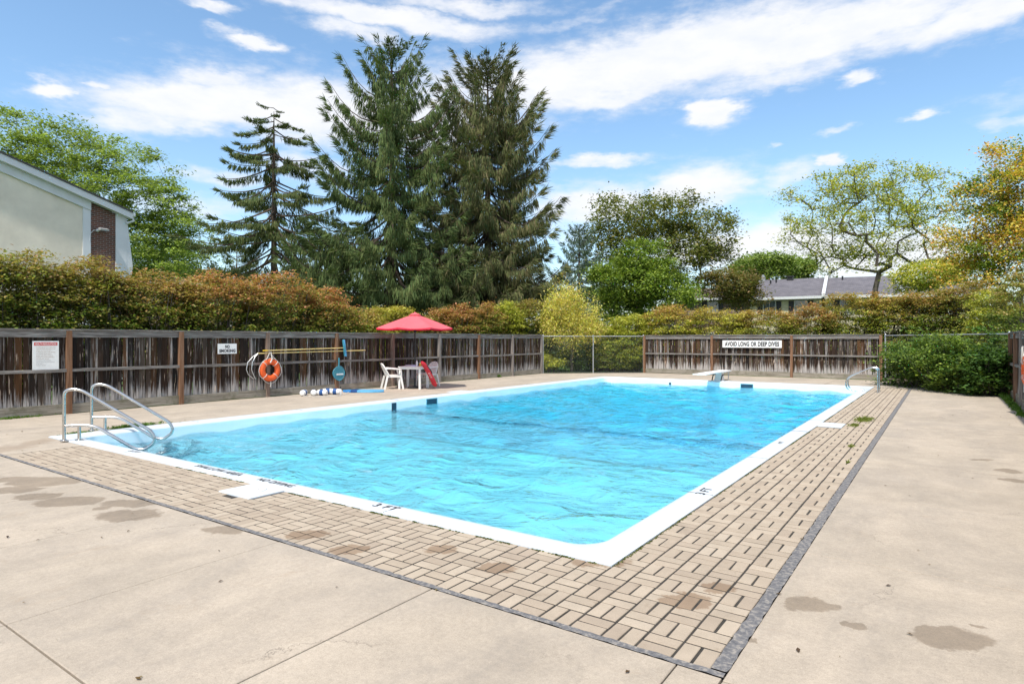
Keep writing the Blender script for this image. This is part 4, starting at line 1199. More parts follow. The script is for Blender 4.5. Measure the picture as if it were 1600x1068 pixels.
# small weeds: tufts with blades, growing where the deck meets other things
def tuft(cx, cy, w, dpt, h, n, label, cols=((.07, .15, .02), (.12, .20, .03)), zb=0.0, blade=.07, name='weed_tuft', wide=.3):
    p = np.stack([cx + rng.normal(0, w / 3, n), cy + rng.normal(0, dpt / 3, n), zb + rng.uniform(.0, h, n) * .7], 1)
    o = leaf_obj(name, p, blade, palette(cols, n), M_leaf, None, .2, wide, np.array((0, 0, .8)))
    return tag(o, label, 'weeds', kind='stuff')
p = G(200, 665); tuft(-12.12, p.y, .12, .75, .07, 500, 'green weeds growing at the pool edge behind the handrails')
p = G(118, 680); tuft(-12.05, p.y + .1, .1, .3, .03, 130, 'thin weeds at the pool corner under the handrail')
for (px, py, w_, d__, n_, lb) in ((1350, 655, .22, .7, 620, 'widest moss and grass patch in the right brick band'), (1335, 664, .12, .35, 170, 'smaller grass patch in the bricks just nearer than the widest one'), (1330, 697, .05, .2, 40, 'thin weeds in a brick joint beside the dark border'),
                           (1325, 722, .04, .12, 26, 'little yellow weed nearest along the right dark border')):
    c = G(px, py); tuft(c.x, c.y, w_, d__, .012, n_, lb, ((.20, .22, .04), (.13, .17, .03)), 0, .05)
# moss along the coping
def moss_line(a, b_, n, label):
    t_ = rng.random(n); keep = np.sin(t_ * 37) + np.sin(t_ * 91 + 1) + rng.normal(0, .6, n) > .3; t_ = t_[keep]
    p = np.stack([a[0] + (b_[0] - a[0]) * t_, a[1] + (b_[1] - a[1]) * t_, np.full(len(t_), .001)], 1) + rng.normal(0, .006, (len(t_), 3)) * (1, 1, .3)
    tag(leaf_obj('moss', p, .018, palette([(.09, .12, .02), (.05, .06, .02), (.14, .15, .03)], len(t_)), M_leaf, None, .3, .8), kind='stuff')
moss_line((-5.6, PY0 - .012), (-1.95, PY0 - .012), 2200, ''); moss_line((PX1 + .012, 4.0), (PX1 + .012, 22), 4200, ''); moss_line((-7.9, PY0 - .012), (-6.3, PY0 - .012), 500, '')
# grass and leaf litter along the far corners and lawn strip
def grass_area(poly, n, h, cols, name='grass'):
    poly = np.array(poly, float); mn, mx2 = poly.min(0), poly.max(0); q = rng.uniform(mn, mx2, (n * 3, 2)); ins = np.ones(len(q), bool)
    for i in range(len(poly)):
        a, b_ = poly[i], poly[(i + 1) % len(poly)]
        ins &= ((b_[0] - a[0]) * (q[:, 1] - a[1]) - (b_[1] - a[1]) * (q[:, 0] - a[0])) >= 0
    q = q[ins][:n]; p = np.concatenate([q, rng.uniform(-.05, h * .4, (len(q), 1))], 1)
    tag(leaf_obj(name, p, h, palette(cols, len(q)), M_leaf, None, .1, .12, np.array((0, 0, 1.5))), kind='stuff')
grass_area([(-22, 22), (-15.7, 24.9), (-11.9, 28.4), (-11.9, 36), (-22, 36)], 16000, .10, [(.09, .2, .03), (.07, .15, .025)])
sb = MB(); add_poly(sb, [(1.55, 21.9), (3.5, 20), (3.5, 27), (-1.9, 31), (-1.95, 28.2)], -.045); add_poly(sb, [(1.5, 6), (3.5, 6), (3.5, 20), (1.5, 21.9)], -.045)
tag(sb.build('soil_bed', M_soil), kind='structure')
yy_ = np.linspace(21.8, 14.5, 7)
for i, y in enumerate(yy_[:5]): tuft(1.36, y, .12, .9, .14 if i < 2 else .07, 260 - 40 * i, ['tall weeds at the foot of the right fence end post', 'weeds at the right fence foot, second clump towards the camera', 'weeds along the right fence, third clump towards the camera', 'weeds along the right fence, fourth clump', 'low weeds nearest along the right fence'][i], blade=.11)
tuft(-15.42, G(20, 656).y + .1, .12, .8, .05, 160, 'thin weeds at the foot of the left fence below the health sign')
p = onX(1100 / 5 + 560, 587, -15.42); tuft(-15.42, p.y, .06, .2, .14, 60, 'weed growing at the foot of the fence right of the umbrella', blade=.1)
p = onX(537 / 4 + 0, 587, -15.42)

n_ = 420; q = np.stack([rng.uniform(XL + .3, XR - .3, n_), rng.uniform(.8, 24, n_)], 1)
q = q[~((q[:, 0] > PX0 - .1) & (q[:, 0] < PX1 + .1) & (q[:, 1] > PY0 - .1) & (q[:, 1] < PY1 + .1))]
tag(leaf_obj('fallen_leaves', np.concatenate([q, np.full((len(q), 1), .008)], 1), .028, palette([(.16, .10, .04), (.10, .06, .03), (.22, .17, .06), (.06, .04, .03)], len(q)), M_leaf, None, 2.5, .5, None, .6), kind='stuff')

# ------------------------------------------------------------------ house at the left
def make_brickwall():
    m, t, b = mat('red_brown_brick')
    tcn = t.new('ShaderNodeTexCoord'); x, y, z = t.sep(tcn.outputs['Object'])
    br = t.new('ShaderNodeTexBrick'); t.link(t.comb(y, z, 0.0), br.inputs['Vector'])
    br.inputs['Color1'].default_value = (0.16, 0.055, 0.035, 1); br.inputs['Color2'].default_value = (0.085, 0.04, 0.03, 1); br.inputs['Mortar'].default_value = (0.24, 0.20, 0.18, 1)
    br.inputs['Scale'].default_value = 1.0; br.inputs['Mortar Size'].default_value = .009; br.inputs['Brick Width'].default_value = .21; br.inputs['Row Height'].default_value = .075
    t.link(br.outputs[0], b.inputs['Base Color']); b.inputs['Roughness'].default_value = .9
    bn = t.new('ShaderNodeBump'); bn.inputs['Strength'].default_value = .6; bn.inputs['Distance'].default_value = .01; bn.invert = True
    t.link(br.outputs['Fac'], bn.inputs['Height']); t.link(bn.outputs[0], b.inputs['Normal'])
    return m
M_brickw = make_brickwall()
M_stucco = plain('cream_stucco', (0.76, 0.69, 0.58), 0.9, var=.09, nscale=1.2, bump=.5, bscale=60)
M_trim = plain('white_trim', (0.64, 0.66, 0.69), 0.5, var=.04, nscale=2)
M_siding = plain('cream_siding', (0.60, 0.55, 0.40), 0.7, var=.05)
def make_shingle(name, c0, c1):
    m, t, b = mat(name)
    tcn = t.new('ShaderNodeTexCoord'); x, y, z = t.sep(tcn.outputs['Object'])
    br = t.new('ShaderNodeTexBrick'); t.link(t.comb(x, t.math('MULTIPLY', z, 2.1), 0.0), br.inputs['Vector'])
    br.inputs['Color1'].default_value = (*c0, 1); br.inputs['Color2'].default_value = (*c1, 1); br.inputs['Mortar'].default_value = (*[k * .6 for k in c0], 1)
    br.inputs['Scale'].default_value = 1; br.inputs['Brick Width'].default_value = .33; br.inputs['Row Height'].default_value = .16; br.inputs['Mortar Size'].default_value = .012
    nz = t.noise(tcn.outputs['Object'], .8, 5, .6); f = t.mapr(nz, .3, .7, .85, 1.15)
    t.link(t.mix(1.0, br.outputs[0], t.comb(f, f, f), 'MULTIPLY'), b.inputs['Base Color']); b.inputs['Roughness'].default_value = .95
    return m
M_shg = make_shingle('grey_shingle', (.15, .14, .155), (.105, .10, .115)); M_shb = make_shingle('brown_shingle', (.17, .115, .10), (.12, .085, .075))
M_shdark = plain('dark_shingle', (.05, .05, .055), .9)
M_glass = plain('window_glass', (.10, .12, .14), .08, var=.1, spec=.8)
WX = -27.0
hr = empty('left_house', (WX, 5.0, 0), 0, 'cream stucco gable end house with white trim and brick strip beyond the left fence', 'house')
def wy(px): return onX(px, 530, WX).y - 5.0
def roofz(y): # y local
    a = onX(0, 243, WX); b_ = onX(198, 332, WX); s_ = (b_.z - a.z) / (b_.y - a.y); return a.z + (y + 5 - a.y) * s_
yr1 = wy(197); ypk = -2.5
def gable(name, y0, y1, x, th, m, drop, zlow=0):
    """vertical strip of wall between y0 and y1 whose top follows the roof, drop metres below it"""
    b = MB(); vs = [(x - th, y0, zlow), (x - th, y1, zlow), (x - th, y1, roofz(y1) - drop), (x - th, y0, roofz(y0) - drop),
                    (x, y0, zlow), (x, y1, zlow), (x, y1, roofz(y1) - drop), (x, y0, roofz(y0) - drop)]
    b.add(vs, [(0, 3, 2, 1), (4, 5, 6, 7), (0, 1, 5, 4), (1, 2, 6, 5), (2, 3, 7, 6), (3, 0, 4, 7)]); return b.build(name, m, hr)
gable('stucco_wall', ypk, wy(129), 0, .3, M_stucco, .50)
gable('brick_strip', wy(141), wy(180), .01, .3, M_brickw, .26)
gable('vertical_trim', wy(129), wy(141), .05, .34, M_trim, .30)
gable('corner_trim', wy(180), wy(197), .06, .36, M_trim, .10)
b = MB(); z1 = onX(190, 345, WX).z; z0_ = onX(205, 412, WX).z
b.add([(-.5, wy(196), z0_ - 2), (.055, wy(196), z0_ - 2), (.055, wy(206.5), z0_ - .1), (-.5, wy(206.5), z0_ - .1), (-.5, wy(196), z1), (.055, wy(196), z1), (.055, wy(198), z1), (-.5, wy(198), z1)],
      [(0, 3, 2, 1), (4, 5, 6, 7), (0, 1, 5, 4), (1, 2, 6, 5), (2, 3, 7, 6), (3, 0, 4, 7)]); b.build('flared_corner_trim', M_trim, hr)
def slope_board(name, x0, x1, dt, db, m, y0=ypk, y1=None):
    y1 = yr1 + .12 if y1 is None else y1; b = MB()
    vs = [(x0, y0, roofz(y0) - db), (x0, y1, roofz(y1) - db), (x0, y1, roofz(y1) - dt), (x0, y0, roofz(y0) - dt), (x1, y0, roofz(y0) - db), (x1, y1, roofz(y1) - db), (x1, y1, roofz(y1) - dt), (x1, y0, roofz(y0) - dt)]
    b.add(vs, [(0, 3, 2, 1), (4, 5, 6, 7), (0, 1, 5, 4), (1, 2, 6, 5), (2, 3, 7, 6), (3, 0, 4, 7)]); return b.build(name, m, hr)
slope_board('barge_board', .05, .30, .0, .24, M_trim); slope_board('frieze_board', .0, .09, .243, .56, M_trim, y1=wy(141))
slope_board('roof', -14, .34, -.06, .0, M_shdark)
b = MB(); b.tube([(.2, yr1 + .12, roofz(yr1) - .12), (.2, yr1 + .20, roofz(yr1) - .34), (.1, yr1 - .02, roofz(yr1) - .46)], .05, 8); b.build('gutter_spout', M_trim, hr, True)
b = MB(); b.tube([(-9, yr1 + .16, roofz(yr1) - .1), (.28, yr1 + .16, roofz(yr1) - .1)], .08, 8); b.build('gutter', M_trim, hr, True)
# wall lamp
lp = onX(152, 360, WX); lr = empty('wall_lamp', (WX + .02, lp.y, lp.z), 0, 'small grey flood lamp on the brick strip of the left house', 'wall lamp')
MB().lathe([(.06, 0), (.06, .03), (.03, .05)], 12, Matrix.Rotation(math.pi / 2, 4, 'Y')).build('mount', M_trim, lr, True)
MB().tube([(.04, 0, 0), (.16, .05, .02)], .018, 6).build('arm', M_trim, lr, True)
MB().box((-.09, -.10, -.03), (.12, .20, .05), Matrix.Translation((.2, .08, .03)) @ Matrix.Rotation(R_(15), 4, 'Y'), .01).build('head', M_grey, lr)
MB().tube([(.02, -.06, 0), (.06, -.16, -.02), (.04, -.26, -.16), (.03, -.28, -.45)], .012, 5).build('cable', M_trim, lr, True)

# ------------------------------------------------------------------ row houses far right
def rowhouse(pxa, pxb, da, db, eave_y, ridge_y, roofm, label, win, parapet=True, brown=False, pipes=(), half=8.0):
    A, C_ = sp_base(pxa, da), sp_base(pxb, db); u = (C_ - A); L = u.length; rz = math.atan2(u.y, u.x)
    ez = hgt(eave_y, da); rz_ = hgt(ridge_y, da + half * .5)
    r = empty('row_house', A, rz, label, 'house')
    MB().box((0, 0, 0), (L, half * 2 - 1, ez - .05)).build('wall', M_siding if not brown else M_brickw, r)
    b = MB(); b.add([(-.1, -.5, ez), (L + .1, -.5, ez), (L + .1, half - .5, rz_), (-.1, half - .5, rz_), (L + .1, half * 2 - .5, ez), (-.1, half * 2 - .5, ez)],
                    [(0, 1, 2, 3), (3, 2, 4, 5), (0, 3, 5), (1, 4, 2), (0, 5, 4, 1)]); b.build('roof', roofm, r)
    MB().box((-.1, -.62, ez - .22), (L + .1, -.48, ez + .02)).build('gutter', M_trim, r)
    for (f, w_) in win:
        z1_ = ez - .35; x = f * L
        wr = MB().box((x - w_ / 2 - .06, -.06, z1_ - 1.3), (x + w_ / 2 + .06, -.003, z1_ + .05)).build('window', M_trim, r)
        MB().box((x - w_ / 2, -.09, z1_ - 1.2), (x - .02, -.062, z1_)).build('pane', M_glass, wr); MB().box((x + .02, -.09, z1_ - 1.2), (x + w_ / 2, -.062, z1_)).build('pane', M_glass, wr)
        for s_ in (-1, 1): MB().box((x + s_ * (w_ / 2 + .33) - .22, -.07, z1_ - 1.25), (x + s_ * (w_ / 2 + .33) + .22, -.004, z1_)).build('shutter', M_black, r)
        gz = 1.0
        wr = MB().box((x - w_ / 2 - .06, -.06, gz - .05), (x + w_ / 2 + .06, -.003, gz + 1.3)).build('window', M_trim, r)
        MB().box((x - w_ / 2, -.09, gz), (x + w_ / 2, -.062, gz + 1.2)).build('pane', M_glass, wr)
    if parapet:
        b = MB(); x0, x1 = L + .02, L + .30
        for x_ in (x0,):
            b.add([(x0, -.7, ez - .1), (x1, -.7, ez - .1), (x1, half - .5, rz_ + .12), (x0, half - .5, rz_ + .12), (x0, -.7, ez + .2), (x1, -.7, ez + .2), (x1, half - .5, rz_ + .24), (x0, half - .5, rz_ + .24)],
                  [(0, 3, 2, 1), (4, 5, 6, 7), (0, 1, 5, 4), (1, 2, 6, 5), (2, 3, 7, 6), (3, 0, 4, 7)])
        b.build('parapet', M_trim, r)
    for (f, t_, k) in pipes:
        x, y = f * L, -.5 + half * t_; z = ez + (rz_ - ez) * t_
        if k == 'pipe': MB().tube([(x, y, z - .1), (x, y, z + .38)], .08, 8).build('vent_pipe', M_black, r, True)
        elif k == 'vent':
            q = MB().box((x - .25, y - .25, z - .2), (x + .25, y + .25, z + .3)).build('roof_vent', M_black, r); MB().box((x - .34, y - .34, z + .30), (x + .34, y + .34, z + .42)).build('vent_cap', M_black, q)
        else:
            q = MB().box((x - .2, y - .2, z - .3), (x + .2, y + .2, z + .4)).build('chimney', M_galv, r); MB().lathe([(.14, .4), (.14, .55), (.08, .6)], 10, Matrix.Translation((x, y, z))).build('chimney_cap', M_galv, q)
    return r
rowhouse(1172, 1284, 60, 57, 466, 434, M_shg, 'grey roofed cream row house with black shutters, left unit of the grey row', [(.28, 1.0), (.72, 1.0)], True, False, [(.2, .75, 'pipe'), (.28, .8, 'pipe'), (.48, .93, 'vent'), (.05, .97, 'chimney')])
rowhouse(1289, 1408, 57, 54.5, 463, 430, M_shg, 'grey roofed row house behind the airy honey locust, middle unit', [(.3, 1.0), (.7, 1.0)], True, False, [(.1, .97, 'chimney'), (.3, .85, 'pipe')])
rowhouse(1413, 1530, 54.4, 52, 462, 432, M_shg, 'grey roofed row house mostly behind trees, right unit', [(.3, 1.0), (.7, 1.0)], True)
rowhouse(1075, 1172, 66, 65, 466, 447, M_shb, 'brown roofed low house behind the brownish tree', [(.4, 1.0)], False, True)
rowhouse(180, 345, 70, 74, 440, 412, M_shb, 'low house with brown roof glimpsed between left trees', [(.4, 1.0)], False, True)

# ------------------------------------------------------------------ signs
def sign_on_x(px0, px1, py0, py1, name, label, border=True):
    a = onX(px0, py0, FX + .10); c = onX(px1, py1, FX + .10); w = abs(c.y - a.y); h = (a.z - onX(px0, py1, FX + .10).z)
    r = empty(name, (FX + .045, (a.y + c.y) / 2, (onX((px0 + px1) / 2, (py0 + py1) / 2, FX + .07).z)), math.pi / 2, label, 'sign')
    MB().box((-w / 2, -.006, -h / 2), (w / 2, .004, h / 2)).build('sign_panel', M_signw, r)
    return r, w, h
def put_text(r, s, w, h, x, z, m, bold=.012, y=-.0085):
    o = link('lettering', text_mesh(s, w, h, m, bold), r, (x, y, z)); o.rotation_euler = (math.pi / 2, 0, 0); return o
r, w, h = sign_on_x(52, 93.5, 532, 577.5, 'health_sign', 'white notice board with red header on the left fence above the kick board')
MB().box((-w * .44, -.0075, h * .34), (w * .44, -.0062, h * .45)).build('red_header', M_signr, r)
put_text(r, 'HEALTH REGULATIONS', w * .80, h * .065, 0, h * .395, M_signw, .02, -.0092)
lines = ['NO PERSON INFECTED WITH A COMMUNICABLE', 'DISEASE OR HAVING OPEN SORES ON HIS OR', 'HER BODY SHALL ENTER THE POOL', 'NO PERSON SHALL BRING A GLASS CONTAINER', 'ONTO THE DECK OR INTO THE POOL', 'NO PERSON SHALL POLLUTE THE WATER', 'NO PERSON SHALL ENGAGE IN BOISTEROUS', 'PLAY IN OR ABOUT THE POOL', 'THE MAXIMUM NUMBER OF BATHERS', 'PERMITTED ON THE DECK AND IN THE POOL', 'AT ANY TIME IS', 'EMERGENCY TELEPHONE']
for i, l in enumerate(lines):
    put_text(r, l, w * .72 * min(1, len(l) / 38), h * .030, -w * .36 * (1 - min(1, len(l) / 38)) , h * (.275 - i * .057), M_brown if i < 8 else M_grey, .0)
r, w, h = sign_on_x(342, 371.5, 536.5, 552.5, 'no_smoking_sign', 'small white sign reading NO SMOKING on the left fence')
put_text(r, 'NO', w * .24, h * .32, 0, h * .21, M_ink, .05); put_text(r, 'SMOKING', w * .86, h * .32, 0, -h * .20, M_ink, .05)
a, c = onY(1129, 532, 28.04), onY(1221.5, 542.5, 28.04); w = c.x - a.x; h = .315
r = empty('diving_sign', ((a.x + c.x) / 2, 28.035, onY(1175, 537.2, 28.04).z), 0, 'long white sign reading AVOID LONG OR DEEP DIVES on the far fence', 'sign')
MB().box((-w / 2, -.006, -h / 2), (w / 2, .004, h / 2)).build('sign_panel', M_signw, r)
put_text(r, 'AVOID LONG OR DEEP DIVES', w * .92, h * .64, 0, 0, M_ink, .05)

# ------------------------------------------------------------------ lifebuoys
def lifebuoy(loc, rz, label, Rm=.235, rt=.085, post=True):
    r = empty('lifebuoy', loc, rz, label, 'lifebuoy')
    # ring stands in local xz plane, faces local -y
    pts = [(Rm * math.cos(a), 0, Rm * math.sin(a)) for a in np.linspace(0, 2 * math.pi, 41)[:-1]]
    o = MB().tube(pts, rt, 14, closed=True).build('ring', M_orange, r, True); o.scale = (1, .62, 1)
    R2 = Rm + rt + .006; b = MB()
    for k in range(4):
        a0 = R_(45 + 90 * k); pp = []
        for j in range(13):
            f = j / 12; a = a0 + f * math.pi / 2; sag = .035 * math.sin(math.pi * f); q = R2 + sag * .7
            pp.append((q * math.cos(a), -.02, q * math.sin(a) - sag * .8))
        b.tube(pp, .0085, 5)
    b.build('grab_rope', M_rope, r, True)
    for k in range(4):
        b = MB(); a = R_(45 + 90 * k); c = Vector((Rm * math.cos(a), 0, Rm * math.sin(a))); e = Vector((math.cos(a), 0, math.sin(a)))
        b.tube([c + (e * math.cos(q) * (rt + .006) + Vector((0, math.sin(q) * (rt + .006) * .64, 0))) for q in np.linspace(0, 2 * math.pi, 15)[:-1]], .009, 5, closed=True); b.build('rope_band', M_rope, r, True)
    b = MB()
    for s_ in (-1, 1): b.tube([(s_ * .012, -.0, Rm + rt + .16), (s_ * .09, -.03, Rm + rt + .03), (s_ * .15, -.05, Rm + .05)], .010, 5)
    b.tube([(0, -.05, Rm + rt + .16), (.03, -.06, Rm + .07), (-.03, -.06, Rm - .04)], .018, 6); b.tube([(0, -.03, -Rm - rt), (.01, -.03, -Rm - rt - .09), (-.01, -.03, -Rm - rt - .15)], .010, 5)
    b.build('hanging_rope', M_rope, r, True)
    MB().tube([(0, .06, Rm + rt + .16), (0, -.04, Rm + rt + .165), (0, -.05, Rm + rt + .19)], .008, 6).build('hook', M_galv, r, True)
    return r
p = onX(422, 577.5, FX + .17); lifebuoy((FX + .165, p.y, p.z), math.pi / 2, 'orange lifebuoy with white rope hanging on the left fence post')
p = onX(1602.5, 576, 1.40); lifebuoy((1.40, p.y, p.z - .02), -math.pi / 2, 'faded red lifebuoy cut by the right edge on the right fence')

# ------------------------------------------------------------------ poles on the fence
def fp(px, py, off=.13): return onX(px, py, FX + off)
pr_ = empty('rescue_hook_pole', fp(480, 549), 0, 'long yellow pole with a curved double hook on the left fence', 'rescue hook')
base = pr_.location.copy()
MB().tube([fp(402, 552) - base, fp(571, 547) - base], .014, 8).build('pole', M_yellow, pr_, True)
for (dx_, bow) in ((0, 0), (7, 3)):
    pts = [fp(402, 552), fp(396 + dx_ * .3, 556), fp(387 + dx_ * .9, 566), fp(385 + dx_, 577), fp(388 + dx_, 585), fp(396 + dx_ * .3, 591.5)]
    MB().tube([q - base + Vector((.03 * bow / 3, 0, 0)) for q in pts], .010, 7).build('hook', M_alu, pr_, True)
pr_ = empty('brush_pole', fp(470, 545), 0, 'upper pale yellow pole ending in a blue brush head on the left fence', 'pool brush')
base = pr_.location.copy()
MB().tube([fp(411, 547.6, .16) - base, fp(537, 543.2, .16) - base], .0135, 8).build('pole', M_yellow, pr_, True)
MB().tube([fp(411, 547.6, .16) - base, fp(418, 547.4, .16) - base], .017, 8).build('grip', plain('yellow_grip', (.75, .5, .03), .5), pr_, True)
a, c, e = fp(535.5, 531, .17), fp(538, 543, .20), fp(538.5, 556, .17)
MB().tube([a - base, a.lerp(c, .5) - base, c - base, c.lerp(e, .5) - base, e - base], [.016, .028, .034, .030, .018], 8).build('brush_head', M_teal, pr_, True)
b = MB(); 
for k in range(30):
    q = a.lerp(e, k / 29) - base; b.bar(q, q + Vector((.01, .07, 0)), .022, .02)
tag(b.build('bristles', M_lblue, pr_), kind='stuff')
for (px, py, lb) in ((419, 548, 'small hook under the yellow grip of the brush pole'), (525, 545, 'small hook holding the brush pole near its blue head'), (419, 552.5, 'small hook holding the curved hook pole above the lifebuoy'), (525, 549.5, 'small hook holding the curved hook pole above the teal skimmer')):
    q = fp(px, py, .10); MB()
    h_ = MB().tube([q + Vector((-.04, 0, -.02)), q + Vector((.05, 0, -.03)), q + Vector((.08, 0, .015))], .006, 5).build('pole_hook', M_galv, None, True)
    tag(h_, lb, 'hook', 'hooks holding the poles')
# teal skimmer net head hanging by its handle
q = fp(529.5, 583, .135); r = empty('leaf_skimmer', q, math.pi / 2, 'teal leaf skimmer head hanging on a brown post of the left fence', 'pool skimmer')
k = 20.0 / F_PX
def lobe(sx, sz, off=0): return [(sx * math.cos(a) * (1 + .10 * math.cos(2 * a) + .06 * math.sin(a)), sz * math.sin(a) * (1 - .05 * math.cos(3 * a)) + off) for a in np.linspace(0, 2 * math.pi, 33)[:-1]]
Mf = Matrix.Rotation(math.pi / 2, 4, 'X')
MB().prism(lobe(.20, .215), -.006, .006, Mf).build('net_panel', plain('teal_net', (.10, .36, .43), .6, var=.35, nscale=40), r)
MB().tube([(x, -.0, z) for x, z in lobe(.205, .22)], .014, 6, closed=True).build('rim', M_teal, r, True)
MB().box((-.10, -.02, -.05), (.16, -.008, -.005)).build('white_bar', M_foamw, r)
MB().tube([(.0, 0, .20), (.0, -.005, .34), (0, 0, .48)], [.022, .018, .022], 8).build('handle', M_teal, r, True)
b = MB()
for i in range(6): b.box((-.15 + i * .05, -.012, -.14), (-.146 + i * .05, -.0075, .17))
for i in range(6): b.box((-.17, -.0122, -.13 + i * .055), (.17, -.0077, -.126 + i * .055))
b.build('net_ribs', M_teal, r)

# ------------------------------------------------------------------ floats
def rope_float(px, py, rz, label, s=1.0):
    c = G(px, py); r = empty('lane_float', (c.x, c.y, .085), rz, label, 'pool float', 'blue and white rope floats on the deck')
    Mx = Matrix.Rotation(math.pi / 2, 4, 'Y')
    MB().lathe([(.02, -.16), (.06, -.15), (.082, -.11), (.085, -.055)], 18, Mx).build('white_end', M_foamw, r, True)
    MB().lathe([(.085, .055), (.082, .11), (.06, .15), (.02, .16)], 18, Mx).build('white_end', M_foamw, r, True)
    MB().lathe([(.086, -.055), (.088, -.045), (.088, .045), (.086, .055)], 18, Mx).build('blue_band', M_navy, r, True)
    r.scale = (s, s, s); r.location.z = .085 * s
    return r
for (px, py, rz, lb) in ((474.5, 618, 2.2, 'leftmost blue and white float below the fence'), (490, 617.5, 2.5, 'second blue and white float from the left, turned end on'), (503.5, 617.5, .35, 'third blue and white float, showing the widest blue band'),
                         (512, 615.5, .9, 'mostly white float tucked behind the third one'), (524, 616, .5, 'rightmost blue and white float nearest the fence post')):
    rope_float(px, py, rz, lb)
q = [G(474, 619), G(482, 619.5), G(489, 620), G(497, 620), G(505, 620), G(515, 619.5), G(527, 619), G(533, 617)]
tag(MB().tube([Vector((v.x, v.y, .014)) for v in q], .008, 5).build('float_rope', M_rope, None, True), 'white rope lying on the deck in front of the floats', 'rope')
c = G(532, 616); r = empty('spray_bottle', c, 0, 'small white bottle with dark cap beside the floats', 'bottle')
MB().lathe([(.035, 0), (.038, .02), (.038, .13), (.018, .16)], 14).build('bottle_body', M_foamw, r, True)
MB().lathe([(.016, .16), (.018, .17), (.014, .235)], 12).build('cap', M_dark, r, True)
# blue board
c = G(568, 612.5); r = empty('paddle_board', (c.x, c.y, 0), math.atan2(RT.y, RT.x) + .05, 'flat light blue board with a deep blue end lying by the fence', 'kickboard')
L_ = .62
out_b = [(-L_, 0), (-L_ * .8, -.09), (-L_ * .45, -.17), (0, -.21), (L_ * .5, -.20), (L_ * .85, -.14), (L_, -.03), (L_ * .97, .08), (L_ * .7, .17), (0, .21), (-L_ * .5, .17), (-L_ * .8, .09)]
def seg(x0, x1, m, nm, dz=0, par=r):
    pts = clip(clip(out_b, (x1, -1), (x1, 1)), (x0, 1), (x0, -1)); MB().prism(pts, .01, .075 + dz).build(nm, m, par, True)
seg(-L_ * 1.1, -.36, M_blue, 'nose'); seg(-.36, -.16, M_navy, 'dark_band', .004); seg(-.16, .7, M_lblue, 'board')
MB().tube([G(530, 618.5) - r.location, G(540, 616) - r.location + Vector((0, 0, .02)), G(545, 614) - r.location + Vector((0, 0, .04))], .007, 5).build('leash', M_rope, None, True)
lo_ = S.objects['leash']; lo_.parent = r; lo_.rotation_euler = (0, 0, -(math.atan2(RT.y, RT.x) + .05))

# ------------------------------------------------------------------ chairs, table, umbrella
def chair(loc, rz, label):
    """monobloc armchair, front towards local +x"""
    r = empty('plastic_chair', loc, rz, label, 'chair', 'white plastic armchairs at the table')
    b = MB(); n = 9   # seat: slightly dished
    vs, fs = [], []
    for i in range(n):
        for j in range(n):
            x = -.20 + .45 * i / (n - 1); y = -.23 + .46 * j / (n - 1); z = .43 + .02 * (x / .25) ** 2 * (1 if x > 0 else -.3) + .018 * (y / .23) ** 2 - (.02 if i == n - 1 else 0)
            vs.append((x, y, z))
    for i in range(n):
        for j in range(n): q = vs[i * n + j]; vs.append((q[0], q[1], q[2] - .016))
    o_ = n * n
    for i in range(n - 1):
        for j in range(n - 1):
            a = i * n + j; fs.append((a, a + n, a + n + 1, a + 1)); fs.append((o_ + a, o_ + a + 1, o_ + a + n + 1, o_ + a + n))
    for j in range(n - 1):
        fs.append((j, j + 1, o_ + j + 1, o_ + j)); a = (n - 1) * n + j; fs.append((a + 1, a, o_ + a, o_ + a + 1)); a = j * n; fs.append((a + n, a, o_ + a, o_ + a + n)); a = j * n + n - 1; fs.append((a, a + n, o_ + a + n, o_ + a))
    b.add(vs, fs); b.build('seat', M_white, r, True)
    # skirt below the seat
    b = MB(); b.bar((.235, -.22, .405), (.235, .22, .405), .012, .05); b.bar((-.19, -.22, .405), (.235, -.235, .405), .012, .05); b.bar((-.19, .22, .405), (.235, .235, .405), .012, .05); b.build('skirt', M_white, r)
    # curved back with slots: frame tube + slats
    def bp(a, t_):   # a in -1..1 across, t_ 0..1 up
        y = .245 * a * (1 - .16 * t_ ** 3); x = -.20 - .15 * t_ + .055 * a * a; return Vector((x, y, .44 + t_ * .38 - .10 * abs(a) ** 3.2 * t_))
    b = MB(); b.tube([bp(-1, 0), bp(-1, .35), bp(-.98, .7), bp(-.86, .95), bp(-.5, 1), bp(0, 1), bp(.5, 1), bp(.86, .95), bp(.98, .7), bp(1, .35), bp(1, 0)], .020, 8); b.build('back_frame', M_white, r, True)
    for k in range(7):
        a = -.72 + k * .24
        MB().tube([bp(a, 0), bp(a, .33), bp(a, .66), bp(a * .97, .97)], .019 if k != 3 else .024, 6).build('back_slat', M_white, r, True)
    b = MB(); b.tube([bp(-.95, .62), bp(-.5, .66), bp(0, .68), bp(.5, .66), bp(.95, .62)], .022, 6); b.build('back_band', M_white, r, True)
    for s_ in (-1, 1):
        MB().tube([(-.25, s_ * .25, .66), (-.12, s_ * .285, .665), (.10, s_ * .29, .65), (.20, s_ * .28, .635), (.235, s_ * .27, .60), (.25, s_ * .255, .42)], [.018, .026, .028, .026, .022, .020], 8).build('armrest', M_white, r, True)
        MB().bar((.23, s_ * .245, .42), (.30, s_ * .275, 0), .055, .040, (0, 1, 0)).build('leg', M_white, r)
        MB().bar((-.20, s_ * .235, .42), (-.30, s_ * .265, 0), .055, .040, (0, 1, 0)).build('leg', M_white, r)
    return r
ra = math.atan2(RT.y, RT.x)
c = G(612.5, 607.0); chair((c.x, c.y, 0), ra + .42, 'white plastic armchair on the left of the table in profile')
c = G(668, 603.0); chair((c.x, c.y, 0), ra + math.pi + .9, 'white plastic armchair behind the red rescue tube right of the table')
